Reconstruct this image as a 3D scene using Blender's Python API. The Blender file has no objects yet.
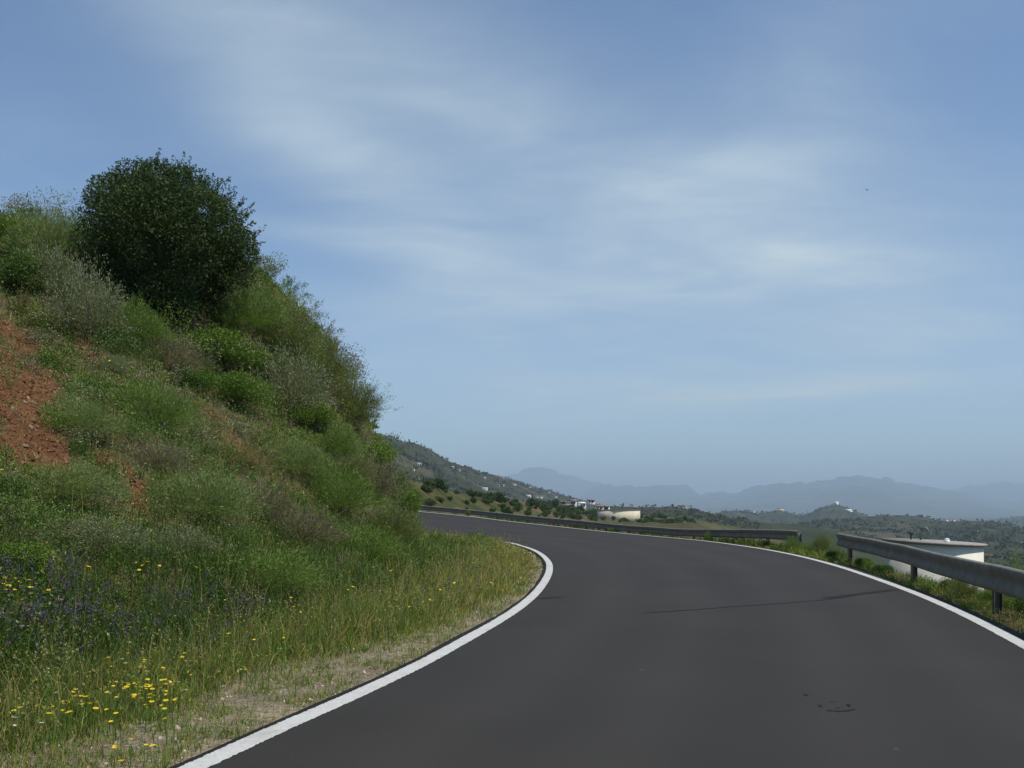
import bpy, math, random
import numpy as np
from mathutils import Vector

C = bpy.context.scene.collection
SC = bpy.context.scene
R_ = math.radians
F, HZ, EYE = 900.0, 510.0, 1.5          # focal length in px, horizon row, eye height in metres

# ------------------------------------------------------------------ camera
cam_d = bpy.data.cameras.new("camera")
cam = bpy.data.objects.new("camera", cam_d); C.objects.link(cam)
cam.location = (0, 0, EYE); cam.rotation_euler = (R_(90), 0, 0)
cam_d.sensor_width = 36; cam_d.lens = 36 * F / 1024; cam_d.shift_y = (HZ - 384) / 1024
cam_d.clip_start = 0.1; cam_d.clip_end = 120000
SC.camera = cam

# ------------------------------------------------------------------ sun, sky, exposure
SUN_AZ, SUN_EL = 122.0, 60.0            # azimuth clockwise from the view direction (+Y)
sun_d = bpy.data.lights.new("sun", 'SUN'); sun_d.energy = 4.2; sun_d.angle = R_(0.6); sun_d.color = (1, 0.945, 0.85)
sun = bpy.data.objects.new("sun", sun_d); C.objects.link(sun)
sd = Vector((math.sin(R_(SUN_AZ)) * math.cos(R_(SUN_EL)), math.cos(R_(SUN_AZ)) * math.cos(R_(SUN_EL)), math.sin(R_(SUN_EL))))
sun.rotation_euler = sd.to_track_quat('Z', 'Y').to_euler(); sun.location = sd * 200

W = bpy.data.worlds.new("World"); SC.world = W; W.use_nodes = True
SC.view_settings.view_transform = 'Standard'; SC.view_settings.look = 'None'
SC.view_settings.gamma = 1; SC.view_settings.use_curve_mapping = False
SC.view_settings.exposure = 0.12


class NT:
    """tiny node-tree helper"""
    def __init__(s, nt): s.nt = nt; nt.nodes.clear()
    def n(s, t, **kw):
        nd = s.nt.nodes.new(t)
        for k, v in kw.items():
            if k.startswith('i_'):
                nd.inputs[k[2:].replace('_', ' ')].default_value = v
            else:
                setattr(nd, k, v)
        return nd
    def l(s, a, b): s.nt.links.new(a, b)
    def math(s, op, a, b=None, c=None, clamp=False):
        m = s.n('ShaderNodeMath', operation=op); m.use_clamp = clamp
        for i, v in enumerate((a, b, c)):
            if v is None: continue
            if isinstance(v, (int, float)): m.inputs[i].default_value = v
            else: s.l(v, m.inputs[i])
        return m.outputs[0]
    def noise(s, vec, scale, detail=4, rough=.55, dist=0.0):
        t = s.n('ShaderNodeTexNoise'); t.inputs['Scale'].default_value = scale
        t.inputs['Detail'].default_value = detail; t.inputs['Roughness'].default_value = rough
        t.inputs['Distortion'].default_value = dist
        if vec is not None: s.l(vec, t.inputs['Vector'])
        return t.outputs['Fac']
    def ramp(s, fac, stops):
        r = s.n('ShaderNodeValToRGB'); e = r.color_ramp.elements
        while len(e) < len(stops): e.new(0.5)
        for q, (p, c) in zip(e, stops):
            q.position = p; q.color = (c, c, c, 1) if isinstance(c, (int, float)) else (*c, 1)
        s.l(fac, r.inputs[0]); return r.outputs[0]
    def mix(s, fac, a, b, mode='MIX'):
        m = s.n('ShaderNodeMix', data_type='RGBA', blend_type=mode)
        for sock, v in ((m.inputs[0], fac), (m.inputs[6], a), (m.inputs[7], b)):
            if isinstance(v, (int, float)): sock.default_value = v
            elif isinstance(v, tuple): sock.default_value = (*v, 1)
            else: s.l(v, sock)
        return m.outputs[2]


def build_world():
    t = NT(W.node_tree)
    sky = t.n('ShaderNodeTexSky', sky_type='NISHITA', sun_disc=False)
    sky.sun_elevation = R_(SUN_EL); sky.sun_rotation = R_(SUN_AZ)
    sky.altitude = 400; sky.air_density = 1.0; sky.dust_density = 0.6; sky.ozone_density = 1.6
    tc = t.n('ShaderNodeTexCoord'); sep = t.n('ShaderNodeSeparateXYZ'); t.l(tc.outputs['Generated'], sep.inputs[0])
    x, y, z = sep.outputs
    zz = t.math('MAXIMUM', z, 0.03)
    # high thin cloud sheet: direction projected onto a flat layer overhead
    u = t.math('DIVIDE', x, t.math('ADD', zz, 0.12)); v = t.math('DIVIDE', y, t.math('ADD', zz, 0.12))
    cv = t.n('ShaderNodeCombineXYZ'); t.l(u, cv.inputs[0]); t.l(v, cv.inputs[1])
    mp = t.n('ShaderNodeMapping'); t.l(cv.outputs[0], mp.inputs[0])
    mp.inputs['Rotation'].default_value = (0, 0, R_(-38)); mp.inputs['Scale'].default_value = (.7, 1.3, 1)
    fine = t.noise(mp.outputs[0], 1.5, 7, .58, .35)
    big = t.noise(cv.outputs[0], .62, 3, .5, .2)
    # broad veils: soft lobes placed in the sky by direction (azimuth, elevation)
    az = t.math('ARCTAN2', x, y); el = t.math('ARCSINE', z)
    def lobe(a0, e0, wa, we, tilt):
        da = t.math('SUBTRACT', az, R_(a0)); de = t.math('SUBTRACT', el, R_(e0))
        c, s_ = math.cos(R_(tilt)), math.sin(R_(tilt))
        p = t.math('ADD', t.math('MULTIPLY', da, c), t.math('MULTIPLY', de, s_))
        q = t.math('SUBTRACT', t.math('MULTIPLY', de, c), t.math('MULTIPLY', da, s_))
        p = t.math('DIVIDE', p, R_(wa)); q = t.math('DIVIDE', q, R_(we))
        r2 = t.math('ADD', t.math('MULTIPLY', p, p), t.math('MULTIPLY', q, q))
        return t.math('EXPONENT', t.math('MULTIPLY', r2, -1.0))
    tot = None
    for a in LOBES:
        w = t.math('MULTIPLY', lobe(*a[:5]), a[5])
        tot = w if tot is None else t.math('ADD', tot, w)
    mp2 = t.n('ShaderNodeMapping'); t.l(cv.outputs[0], mp2.inputs[0]); mp2.inputs['Rotation'].default_value = (0, 0, R_(40)); mp2.inputs['Scale'].default_value = (.8, 1.8, 1)
    fine2 = t.noise(mp2.outputs[0], 2.2, 8, .55, .9)
    streak = t.math('MULTIPLY', t.ramp(fine, [(.28, 0.36), (.70, 1.0)]), t.ramp(fine2, [(.28, .62), (.70, 1.08)]))
    soft = t.ramp(big, [(.25, 0.7), (.7, 1.0)])
    m = t.math('MULTIPLY', t.math('MULTIPLY', tot, streak), soft)
    wisp = t.math('MULTIPLY', t.ramp(fine, [(.48, 0.0), (.85, .30)]), t.ramp(big, [(.4, 0.0), (.7, 1.0)]))
    m = t.math('ADD', m, wisp, clamp=True)
    m = t.math('MULTIPLY', m, 1.15, clamp=True)
    tint = t.mix(1.0, sky.outputs[0], SKY_TINT, 'MULTIPLY')
    col = t.mix(m, tint, CLOUD_COL)
    bg = t.n('ShaderNodeBackground'); bg.inputs['Strength'].default_value = 0.1
    t.l(col, bg.inputs[0]); out = t.n('ShaderNodeOutputWorld'); t.l(bg.outputs[0], out.inputs[0])

# azimuth, elevation, half-width, half-height, tilt (deg), strength
LOBES = [(-9.5, 19.8, 11, 3.0, -30, .85), (4, 17.6, 14, 4.2, -8, .68), (16, 20, 8, 6, 35, .42), (-12, 26.5, 12, 3.0, -12, .6), (17, 7.2, 14, .9, 2, .6),
         (4, 7.5, 20, 4.0, 0, .6), (-10, 16.2, 9, .8, -8, .5), (20, 14, 12, 3.5, -20, .4), (4, 24, 16, 4, -20, .35), (22, 12, 13, 5, 8, .4), (-4, 12.5, 14, 3, 5, .25)]
SKY_TINT = (1.04, 1.15, 1.24)
CLOUD_COL = (5.6, 6.7, 7.3)
build_world()

# ------------------------------------------------------------------ tools
rng = np.random.default_rng(7)
random.seed(7)


def tag(o, label=None, cat=None, group=None, kind=None):
    if label: o['label'] = label
    if cat: o['category'] = cat
    if group: o['group'] = group
    if kind: o['kind'] = kind
    return o


def empty(name, loc=(0, 0, 0), rz=0.0, scale=1.0):
    o = bpy.data.objects.new(name, None); C.objects.link(o)
    o.location = loc; o.rotation_euler = (0, 0, rz); o.scale = (scale,) * 3
    return o


def mesh(name, verts, faces, mat=None, parent=None, col=None, uv=None, smooth=False):
    """faces: one int array (n,3|4) or a list of such arrays"""
    me = bpy.data.meshes.new(name)
    verts = np.asarray(verts, dtype=np.float32).reshape(-1, 3)
    if not isinstance(faces, list): faces = [faces]
    faces = [np.asarray(f, dtype=np.int32) for f in faces if len(f)]
    loops = np.concatenate([f.ravel() for f in faces])
    tot = np.concatenate([np.full(len(f), f.shape[1], np.int32) for f in faces])
    start = np.concatenate([[0], np.cumsum(tot)[:-1]]).astype(np.int32)
    me.vertices.add(len(verts)); me.vertices.foreach_set('co', verts.ravel())
    me.loops.add(len(loops)); me.loops.foreach_set('vertex_index', loops)
    me.polygons.add(len(tot)); me.polygons.foreach_set('loop_start', start); me.polygons.foreach_set('loop_total', tot)
    if smooth: me.polygons.foreach_set('use_smooth', np.ones(len(tot), bool))
    if col is not None:
        a = me.color_attributes.new('col', 'FLOAT_COLOR', 'POINT')
        c = np.ones((len(verts), 4), np.float32); c[:, :3] = col
        a.data.foreach_set('color', c.ravel())
    if uv is not None:
        u = me.uv_layers.new(name='UVMap'); u.data.foreach_set('uv', np.asarray(uv, np.float32)[loops].ravel())
    me.update(calc_edges=True); me.validate()
    if mat: me.materials.append(mat)
    o = bpy.data.objects.new(name, me); C.objects.link(o)
    if parent: o.parent = parent
    return o


class MB:
    """collects boxes, tubes and loose polygons into one mesh"""
    def __init__(s): s.v = []; s.f4 = []; s.f3 = []; s.n = 0
    def add(s, v, f4=(), f3=()):
        v = np.asarray(v, float).reshape(-1, 3)
        if len(f4): s.f4.append(np.asarray(f4) + s.n)
        if len(f3): s.f3.append(np.asarray(f3) + s.n)
        s.v.append(v); s.n += len(v); return s
    def box(s, c, size, rz=0.0, taper=1.0):
        hx, hy, hz = [q / 2 for q in size]
        p = np.array([(-hx, -hy, -hz), (hx, -hy, -hz), (hx, hy, -hz), (-hx, hy, -hz),
                      (-hx * taper, -hy * taper, hz), (hx * taper, -hy * taper, hz), (hx * taper, hy * taper, hz), (-hx * taper, hy * taper, hz)])
        ca, sa = math.cos(rz), math.sin(rz)
        q = p.copy(); q[:, 0] = p[:, 0] * ca - p[:, 1] * sa; q[:, 1] = p[:, 0] * sa + p[:, 1] * ca
        return s.add(q + np.array(c), [(0, 3, 2, 1), (4, 5, 6, 7), (0, 1, 5, 4), (1, 2, 6, 5), (2, 3, 7, 6), (3, 0, 4, 7)])
    def tube(s, pts, rads, n=7, cap=True):
        pts = np.asarray(pts, float); rads = np.broadcast_to(np.asarray(rads, float), (len(pts),))
        rings = []
        for i, p in enumerate(pts):
            d = pts[min(i + 1, len(pts) - 1)] - pts[max(i - 1, 0)]; d /= np.linalg.norm(d) + 1e-9
            a = np.array((0, 0, 1.)) if abs(d[2]) < .9 else np.array((1., 0, 0))
            u = np.cross(d, a); u /= np.linalg.norm(u); w = np.cross(d, u)
            th = np.arange(n) / n * 2 * math.pi
            rings.append(p + rads[i] * (np.cos(th)[:, None] * u + np.sin(th)[:, None] * w))
        v = np.concatenate(rings); f = []
        for i in range(len(pts) - 1):
            for k in range(n):
                k2 = (k + 1) % n
                f.append((i * n + k, i * n + k2, (i + 1) * n + k2, (i + 1) * n + k))
        f3 = []
        if cap:
            v = np.concatenate([v, pts[:1], pts[-1:]]); m = len(pts) * n
            for k in range(n):
                f3.append((m, (k + 1) % n, k)); f3.append((m + 1, (len(pts) - 1) * n + k, (len(pts) - 1) * n + (k + 1) % n))
        return s.add(v, f, f3)
    def build(s, name, mat, parent=None, smooth=False, **kw):
        fs = []
        if s.f4: fs.append(np.concatenate(s.f4))
        if s.f3: fs.append(np.concatenate(s.f3))
        return mesh(name, np.concatenate(s.v), fs, mat, parent, smooth=smooth, **kw)


def _hash(ix, iy, seed):
    h = (ix.astype(np.int64) * 374761393 + iy.astype(np.int64) * 668265263 + seed * 1442695041) & 0xffffffff
    h = ((h ^ (h >> 13)) * 1274126177) & 0xffffffff
    return ((h ^ (h >> 16)) & 0xffff) / 65535.0


def vnoise(x, y, seed=0):
    x = np.asarray(x, float); y = np.asarray(y, float)
    ix = np.floor(x).astype(np.int64); iy = np.floor(y).astype(np.int64)
    fx = x - ix; fy = y - iy; fx = fx * fx * (3 - 2 * fx); fy = fy * fy * (3 - 2 * fy)
    a = _hash(ix, iy, seed); b = _hash(ix + 1, iy, seed); c = _hash(ix, iy + 1, seed); d = _hash(ix + 1, iy + 1, seed)
    return (a * (1 - fx) + b * fx) * (1 - fy) + (c * (1 - fx) + d * fx) * fy


def fbm(x, y, oct=4, seed=0):
    s = 0; a = .5; t = 0
    for o in range(oct):
        s = s + a * vnoise(np.asarray(x) * 2 ** o + 17.3 * o, np.asarray(y) * 2 ** o - 9.1 * o, seed + o); t += a; a *= .5
    return s / t          # 0..1


def sstep(a, b, x):
    q = np.clip((np.asarray(x, float) - a) / (b - a), 0, 1); return q * q * (3 - 2 * q)


# ------------------------------------------------------------------ road geometry (metres; camera at the origin looking along +Y)
IN = [(-9.5, -60), (-8.6, -40), (-7.2, -20), (-5.0, -8), (-3.35, 0), (-2.55, 3.0), (-1.92, 5.0), (-1.605, 6.16), (-1.27, 7.3), (-.88, 8.8), (-.52, 10.5), (-.14, 12.4), (.22, 14.6), (.55, 17.4), (.9, 21.8),
      (1.06, 26.7), (.88, 32.9), (.36, 37.9), (-.35, 42.2), (-2.9, 48), (-6.4, 54.5), (-11, 61), (-17.5, 68), (-27, 75), (-45, 84)]
OUT = [(-3.0, -60), (-2.1, -40), (-.6, -20), (1.3, -8), (3.1, 1), (4.5, 5.9), (5.86, 10.6), (6.49, 12.9), (7.16, 15.7), (7.9, 19.4), (8.7, 24), (9.25, 28.3),
       (9.55, 32), (9.66, 36), (9.55, 40.5), (9.2, 45), (8.2, 49.5), (6.1, 56), (3.0, 63.5), (-.8, 70.5), (-5.2, 77.5), (-16, 88), (-38, 101)]


def spline(P, per=10):
    P = np.array(P, float); Q = np.vstack([2 * P[0] - P[1], P, 2 * P[-1] - P[-2]]); out = []
    for i in range(1, len(Q) - 2):
        p0, p1, p2, p3 = Q[i - 1:i + 3]
        for k in range(per):
            t = k / per
            out.append(.5 * ((2 * p1) + (-p0 + p2) * t + (2 * p0 - 5 * p1 + 4 * p2 - p3) * t * t + (-p0 + 3 * p1 - 3 * p2 + p3) * t ** 3))
    out.append(P[-1]); return np.array(out)


def smooth_line(L, it=6):
    L = L.copy()
    for _ in range(it): L[1:-1] = (L[:-2] + 2 * L[1:-1] + L[2:]) / 4
    return L


LI = smooth_line(spline(IN)); LO = smooth_line(spline(OUT))


def normals2(L):
    d = np.gradient(L, axis=0); d /= np.linalg.norm(d, axis=1)[:, None]
    return np.stack([d[:, 1], -d[:, 0]], 1)       # points to the right of travel


NI = normals2(LI); NO = normals2(LO)


def zr(x, y):
    q = np.clip(np.asarray(y, float) - 45, 0, 60); return .00105 * q * q


def sdist(L, x, y):
    """signed distance to polyline, positive on the right of travel"""
    x = np.asarray(x, float); y = np.asarray(y, float); sh = x.shape; x = x.ravel(); y = y.ravel()
    A = L[:-1:2]; B = np.vstack([L[2::2], L[-1:]])[:len(A)]; D = B - A; L2 = (D ** 2).sum(1) + 1e-9
    out = np.empty(len(x))
    for i in range(0, len(x), 40000):
        px = x[i:i + 40000, None] - A[None, :, 0]; py = y[i:i + 40000, None] - A[None, :, 1]
        t = np.clip((px * D[:, 0] + py * D[:, 1]) / L2, 0, 1)
        ex = px - t * D[:, 0]; ey = py - t * D[:, 1]; d2 = ex * ex + ey * ey
        k = d2.argmin(1); r = np.arange(len(k))
        s = np.sign(D[k, 1] * px[r, k] - D[k, 0] * py[r, k]); out[i:i + 40000] = np.sqrt(d2[r, k]) * np.where(s == 0, 1, s)
    return out.reshape(sh)


def bank(x, y, t):
    """height of the cut bank above the road at distance t left of the inner line"""
    w = sstep(17, 31, y)
    foot = 1.75 + .5 * (fbm(x / 3, y / 3, 2, 5) - .5) - .55 * w + 2.45 * sstep(20, 27.5, y)
    k = .80 + .62 * w + 1.5 * sstep(21, 28, y)
    u = np.maximum(t - foot, 0)
    raw = k * (u - .9 * (1 - np.exp(-u / .9)))
    capz = (9.6 + .6 * w) * (1 - .02 * sstep(-9.5, -13.5, x))
    z = capz * (1 - np.exp(-(raw / capz) ** 1.5)) ** (1 / 1.5)
    z = z + (fbm(x / 5, y / 5, 4, 31) - .5) * np.clip(u, 0, 4) * .50 + (fbm(x / 1.1, y / 1.1, 3, 77) - .5) * np.clip(u, 0, 1) * .3
    z = z + (fbm(x / .35, y / .35, 3, 79) - .5) * np.clip(u, 0, 1) * .16
    # scooped earth scar
    sc = np.exp(-(((x + 9.6) / 1.9) ** 2 + ((y - 16.3) / 2.2) ** 2)); z = z - .8 * sc
    return z


def H(x, y):
    x = np.asarray(x, float); y = np.asarray(y, float)
    r = np.hypot(x, y); near = r < 170
    z = np.full(x.shape, -60.0) + (fbm(x / 700, y / 700, 4, 3) - .5) * 40
    if near.any():
        xs, ys = x[near], y[near]
        ti = -sdist(LI, xs, ys); to = sdist(LO, xs, ys); base = zr(xs, ys)
        zin = base - .035 + bank(xs, ys, ti) + (fbm(xs * 2.2, ys * 2.2, 3, 8) - .5) * .06 * sstep(.15, .7, ti)
        az = np.degrees(np.arctan2(xs, ys)); rr = np.hypot(xs, ys)
        u = np.maximum(to - 1.0, 0)
        deep = 4 + 56 * np.where(ys > 0, sstep(11, 26, az) * sstep(28, 170, rr), .5 * sstep(28, 170, rr))
        zo = base - .05 - deep * (1 - np.exp(-.62 * u / deep)) * 1.0 + (fbm(xs / 3, ys / 3, 4, 12) - .5) * np.clip(u, 0, 2) * .5 \
            + (fbm(xs * 2.2, ys * 2.2, 3, 9) - .5) * .07 * sstep(.1, .6, to)
        zroad = base - .09
        zz = np.where(ti > .12, zin, np.where(to > .2, zo, zroad))
        far = np.full(zz.shape, -4.0) - 56 * np.where(az > 0, sstep(11, 26, az), 0)
        wgt = sstep(120, 168, rr)
        z[near] = zz * (1 - wgt) + far * wgt
    mid = ~near & (r < 900)
    if mid.any():
        az = np.degrees(np.arctan2(x[mid], y[mid])); w = sstep(170, 700, r[mid])
        f = -4.0 - 56 * np.where(az > 0, sstep(11, 26, az), 0)
        z[mid] = f * (1 - w) + z[mid] * w
    return z


def px2(x, y, z):
    return 512 + F * x / y, HZ - F * (z - EYE) / y


def ray_hit(px, py, zf=H, r0=3.0, r1=160.0, n=1400):
    """first point where the sight line through a pixel meets the ground"""
    yy = np.geomspace(r0, r1, n); xx = (px - 512) / F * yy; zz = EYE + (HZ - py) / F * yy
    hz = zf(xx, yy); k = np.argmax(hz >= zz)
    if hz[k] < zz[k]: return None
    return xx[k], yy[k], hz[k]


# ------------------------------------------------------------------ materials
def principled(name, base=(.5, .5, .5), rough=.7, metal=0.0, spec=.5):
    m = bpy.data.materials.new(name); m.use_nodes = True; t = NT(m.node_tree)
    b = t.n('ShaderNodeBsdfPrincipled'); b.inputs['Base Color'].default_value = (*base, 1)
    b.inputs['Roughness'].default_value = rough; b.inputs['Metallic'].default_value = metal
    b.inputs['Specular IOR Level'].default_value = spec
    o = t.n('ShaderNodeOutputMaterial'); t.l(b.outputs[0], o.inputs[0]); return m, t, b


def bump(t, b, h, strength=.4, dist=.02):
    n = t.n('ShaderNodeBump'); n.inputs['Strength'].default_value = strength; n.inputs['Distance'].default_value = dist
    t.l(h, n.inputs['Height']); t.l(n.outputs[0], b.inputs['Normal'])


def noisy(name, base, amount=.25, scale=8, rough=.7, metal=0, spec=.4, bmp=.2, detail=6):
    m, t, b = principled(name, base, rough, metal, spec)
    g = t.n('ShaderNodeNewGeometry').outputs['Position']
    nz = t.noise(g, scale, detail)
    lo = tuple(c * (1 - amount) for c in base); hi = tuple(min(1, c * (1 + amount)) for c in base)
    t.l(t.ramp(nz, [(.3, lo), (.7, hi)]), b.inputs['Base Color'])
    if bmp: bump(t, b, nz, bmp, .01)
    return m


def plant_mat(name, trans=.3, rough=.55, spec=.25):
    m, t, b = principled(name, rough=rough, spec=spec)
    a = t.n('ShaderNodeAttribute', attribute_name='col')
    t.l(a.outputs['Color'], b.inputs['Base Color'])
    tr = t.n('ShaderNodeBsdfTranslucent'); tc = t.mix(1.0, a.outputs['Color'], (1.15, 1.25, .6), 'MULTIPLY'); t.l(tc, tr.inputs[0])
    mx = t.n('ShaderNodeMixShader'); mx.inputs[0].default_value = trans
    t.l(b.outputs[0], mx.inputs[1]); t.l(tr.outputs[0], mx.inputs[2])
    o = [n for n in t.nt.nodes if n.type == 'OUTPUT_MATERIAL'][0]; t.l(mx.outputs[0], o.inputs[0]); return m


def ground_mat():
    m, t, b = principled('ground', rough=.95, spec=.15)
    a = t.n('ShaderNodeAttribute', attribute_name='col'); g = t.n('ShaderNodeNewGeometry').outputs['Position']
    n1 = t.noise(g, 9, 8, .65); n2 = t.noise(g, 1.3, 5); vo = t.n('ShaderNodeTexVoronoi'); vo.inputs['Scale'].default_value = 26; t.l(g, vo.inputs['Vector'])
    k = t.math('MULTIPLY', t.ramp(n1, [(.25, .55), (.75, 1.5)]), t.ramp(n2, [(.3, .8), (.7, 1.2)]))
    k = t.math('MULTIPLY', k, t.ramp(vo.outputs['Distance'], [(0, 1.25), (.6, .8)]))
    c = t.mix(1.0, a.outputs['Color'], k, 'MULTIPLY'); t.l(c, b.inputs['Base Color'])
    bump(t, b, t.math('ADD', n1, t.math('MULTIPLY', vo.outputs['Distance'], -.6)), .8, .05); return m


def hill_mat(name, dark, mid, light, s=1.0, soil=None):
    m, t, b = principled(name, rough=1, spec=.05)
    g = t.n('ShaderNodeNewGeometry').outputs['Position']
    n1 = t.noise(g, .012 * s, 8, .62); n2 = t.noise(g, .05 * s, 6, .7); n3 = t.noise(g, .0035 * s, 5, .6, .4)
    c = t.ramp(n1, [(.32, dark), (.5, mid), (.68, light)])
    c = t.mix(t.ramp(n2, [(.50, 0.0), (.6, .75)]), c, dark)
    if soil: c = t.mix(t.ramp(n3, [(.55, 0.0), (.66, .8)]), c, soil)
    t.l(c, b.inputs['Base Color']); bump(t, b, n2, .6, 3 / s); return m


def asphalt_mat():
    m, t, b = principled('asphalt', rough=.9, spec=.18)
    g = t.n('ShaderNodeNewGeometry').outputs['Position']
    uv = t.n('ShaderNodeUVMap', uv_map='UVMap'); sp = t.n('ShaderNodeSeparateXYZ'); t.l(uv.outputs[0], sp.inputs[0])
    mp = t.n('ShaderNodeMapping'); t.l(uv.outputs[0], mp.inputs[0]); mp.inputs['Scale'].default_value = (9, .16, 1)
    streak = t.noise(mp.outputs[0], 1.0, 4, .5); blot = t.noise(g, .35, 5, .55); grit = t.noise(g, 160, 2, .6); grit2 = t.noise(g, 45, 3, .7)
    u = sp.outputs[0]
    def band(c, w):
        d = t.math('DIVIDE', t.math('SUBTRACT', u, c), w); return t.math('EXPONENT', t.math('MULTIPLY', t.math('MULTIPLY', d, d), -1.0))
    wheel = t.math('ADD', t.math('ADD', band(.20, .055), band(.40, .055)), t.math('ADD', band(.62, .055), band(.82, .055)))
    k = t.math('ADD', .66, t.math('MULTIPLY', wheel, .13))
    k = t.math('ADD', k, t.math('MULTIPLY', streak, .16)); k = t.math('ADD', k, t.math('MULTIPLY', blot, .5))
    k = t.math('MULTIPLY', k, t.ramp(grit, [(.3, .78), (.7, 1.2)])); k = t.math('MULTIPLY', k, t.ramp(grit2, [(.3, .9), (.72, 1.1)]))
    sv = t.n('ShaderNodeTexVoronoi'); sv.inputs['Scale'].default_value = 1.1; t.l(g, sv.inputs['Vector'])
    k = t.math('ADD', k, t.ramp(sv.outputs['Distance'], [(0.018, 1.6), (.03, 0.0)]))
    c = t.mix(1.0, (.0338, .0318, .0288), k, 'MULTIPLY'); t.l(c, b.inputs['Base Color'])
    bump(t, b, t.math('ADD', grit, grit2), .35, .006); return m


def line_mat():
    m, t, b = principled('road_paint', rough=.65, spec=.3)
    g = t.n('ShaderNodeNewGeometry').outputs['Position']
    n = t.noise(g, 14, 7, .7); n2 = t.noise(g, 90, 3)
    c = t.ramp(n, [(.22, (.26, .25, .23)), (.36, (.47, .47, .44)), (.7, (.56, .56, .53))])
    n3 = t.noise(g, 2.2, 6, .75); c = t.mix(t.ramp(n3, [(.50, 0.0), (.68, .45)]), c, (.27, .25, .22)); c = t.mix(t.ramp(n2, [(.56, 0.0), (.70, .6)]), c, (.2, .19, .17)); t.l(c, b.inputs['Base Color']); bump(t, b, n2, .2, .004); return m


M = {}
M['ground'] = ground_mat(); M['asphalt'] = asphalt_mat(); M['paint'] = line_mat()
M['tar'] = noisy('tar', (.020, .019, .018), .3, 40, .8, 0, .1)
M['leaf'] = plant_mat('leaf'); M['grass'] = plant_mat('grass', .35, .6); M['petal'] = plant_mat('petal', .3, .7)
M['bark'] = noisy('bark', (.09, .07, .05), .35, 14, .9)
M['twig'] = noisy('twig', (.16, .13, .09), .35, 14, .9)
M['stone'] = noisy('stone', (.30, .26, .22), .35, 22, .9)

# ------------------------------------------------------------------ ground sheet
# earth colours
SOIL = np.array((.135, .064, .028)); GRAV = np.array((.235, .195, .13)); EARTH = np.array((.13, .092, .05)); TURF = np.array((.06, .066, .025))
VAL = np.array((.052, .060, .028))


def bare_mask(x, y, z):
    """1 where the bank shows bare earth"""
    m = np.zeros(np.shape(x))
    for (cx, cy, sx, sy, a) in SCARS:
        q = math.hypot(cx, cy); ux, uy = cx / q, cy / q
        al = (x - cx) * ux + (y - cy) * uy; la = (x - cx) * uy - (y - cy) * ux
        m = np.maximum(m, a * np.exp(-((la / sx) ** 2 + (al / sy) ** 2) ** 1.5))
    n = fbm(x * 1.1, y * 1.1, 4, 41)
    return np.clip((m - .35 + (n - .5) * .9) * 3.0, 0, 1)


SCARS = []
for (px, py, wpx, hpx, a) in [(-4, 350, 52, 44, 1.2), (26, 390, 44, 40, 1.18), (-5, 424, 42, 32, 1.1), (60, 378, 26, 18, .85), (98, 362, 24, 14, .7), (138, 500, 12, 28, .74), (100, 455, 24, 12, .5),
                              (128, 474, 14, 14, .5), (235, 435, 30, 16, .6), (262, 452, 16, 14, .45), (85, 345, 14, 14, .7), (230, 465, 12, 14, .5)]:
    h = ray_hit(px, py); h2 = ray_hit(px, py - hpx); h3 = ray_hit(px, py + hpx)
    if h and h3:
        al = math.hypot(h[0] - h3[0], h[1] - h3[1]) if not h2 else .5 * (math.hypot(h[0] - h3[0], h[1] - h3[1]) + math.hypot(h[0] - h2[0], h[1] - h2[1]))
        SCARS.append((h[0], h[1], wpx / F * h[1], max(al, .3), a))


def build_ground():
    az = np.concatenate([np.arange(-180, -44, 3.0), np.arange(-44, -2, .14), np.arange(-2, 40, .25), np.arange(40, 180, 3.0)])
    rr = np.concatenate([[0.4], np.geomspace(1.0, 60, 420), np.geomspace(60.8, 200, 60)[0:], np.geomspace(212, 60000, 90)])
    A, Rr = np.meshgrid(np.radians(az), rr)
    X = Rr * np.sin(A); Y = Rr * np.cos(A); Z = H(X, Y)
    na, nr = len(az), len(rr)
    v = np.stack([X, Y, Z], -1).reshape(-1, 3)
    i = np.arange(nr - 1)[:, None] * na; j = np.arange(na)[None, :]; j2 = (j + 1) % na
    f = np.stack([i + j, i + j2, i + na + j2, i + na + j], -1).reshape(-1, 4)
    v = np.vstack([v, [[0, 0, float(H(np.array([0.]), np.array([0.]))[0])]]]); c = len(v) - 1
    f3 = np.stack([np.full(na, c), (np.arange(na) + 1) % na, np.arange(na)], 1)
    x, y, z = v.T; r = np.hypot(x, y)
    ti = np.full(len(v), -99.); to = np.full(len(v), -99.); nr_ = r < 170
    ti[nr_] = -sdist(LI, x[nr_], y[nr_]); to[nr_] = sdist(LO, x[nr_], y[nr_])
    n = fbm(x * .9, y * .9, 4, 51)
    col = np.tile(VAL, (len(v), 1))
    bankc = EARTH * (1 - .5) + TURF * .5
    ins = (ti > 0)
    w = sstep(1.2, 2.0, ti + (n - .5) * 1.6)[:, None]
    cin = (GRAV * (.75 + .5 * n[:, None])) * (1 - w) + (bankc * (.7 + .6 * n[:, None])) * w
    bm = bare_mask(x, y, z)[:, None]
    cin = cin * (1 - bm) + SOIL * (.75 + .5 * n[:, None]) * bm
    col[ins] = cin[ins]
    outs = to > 0
    w = sstep(.3, 1.5, to + (n - .5) * 1.0)[:, None]
    cout = EARTH * .7 * (1 - w) + (EARTH * .5 + TURF * .5) * w  # earth by the outer asphalt edge darkened: shadow under the rail put into the colour
    wf = sstep(60, 150, r)[:, None]
    cout = cout * (1 - wf) + VAL * wf
    col[outs] = cout[outs]
    o = mesh('ground', v, [f, f3], M['ground'], col=col, smooth=True); tag(o, kind='structure')


build_ground()

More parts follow.
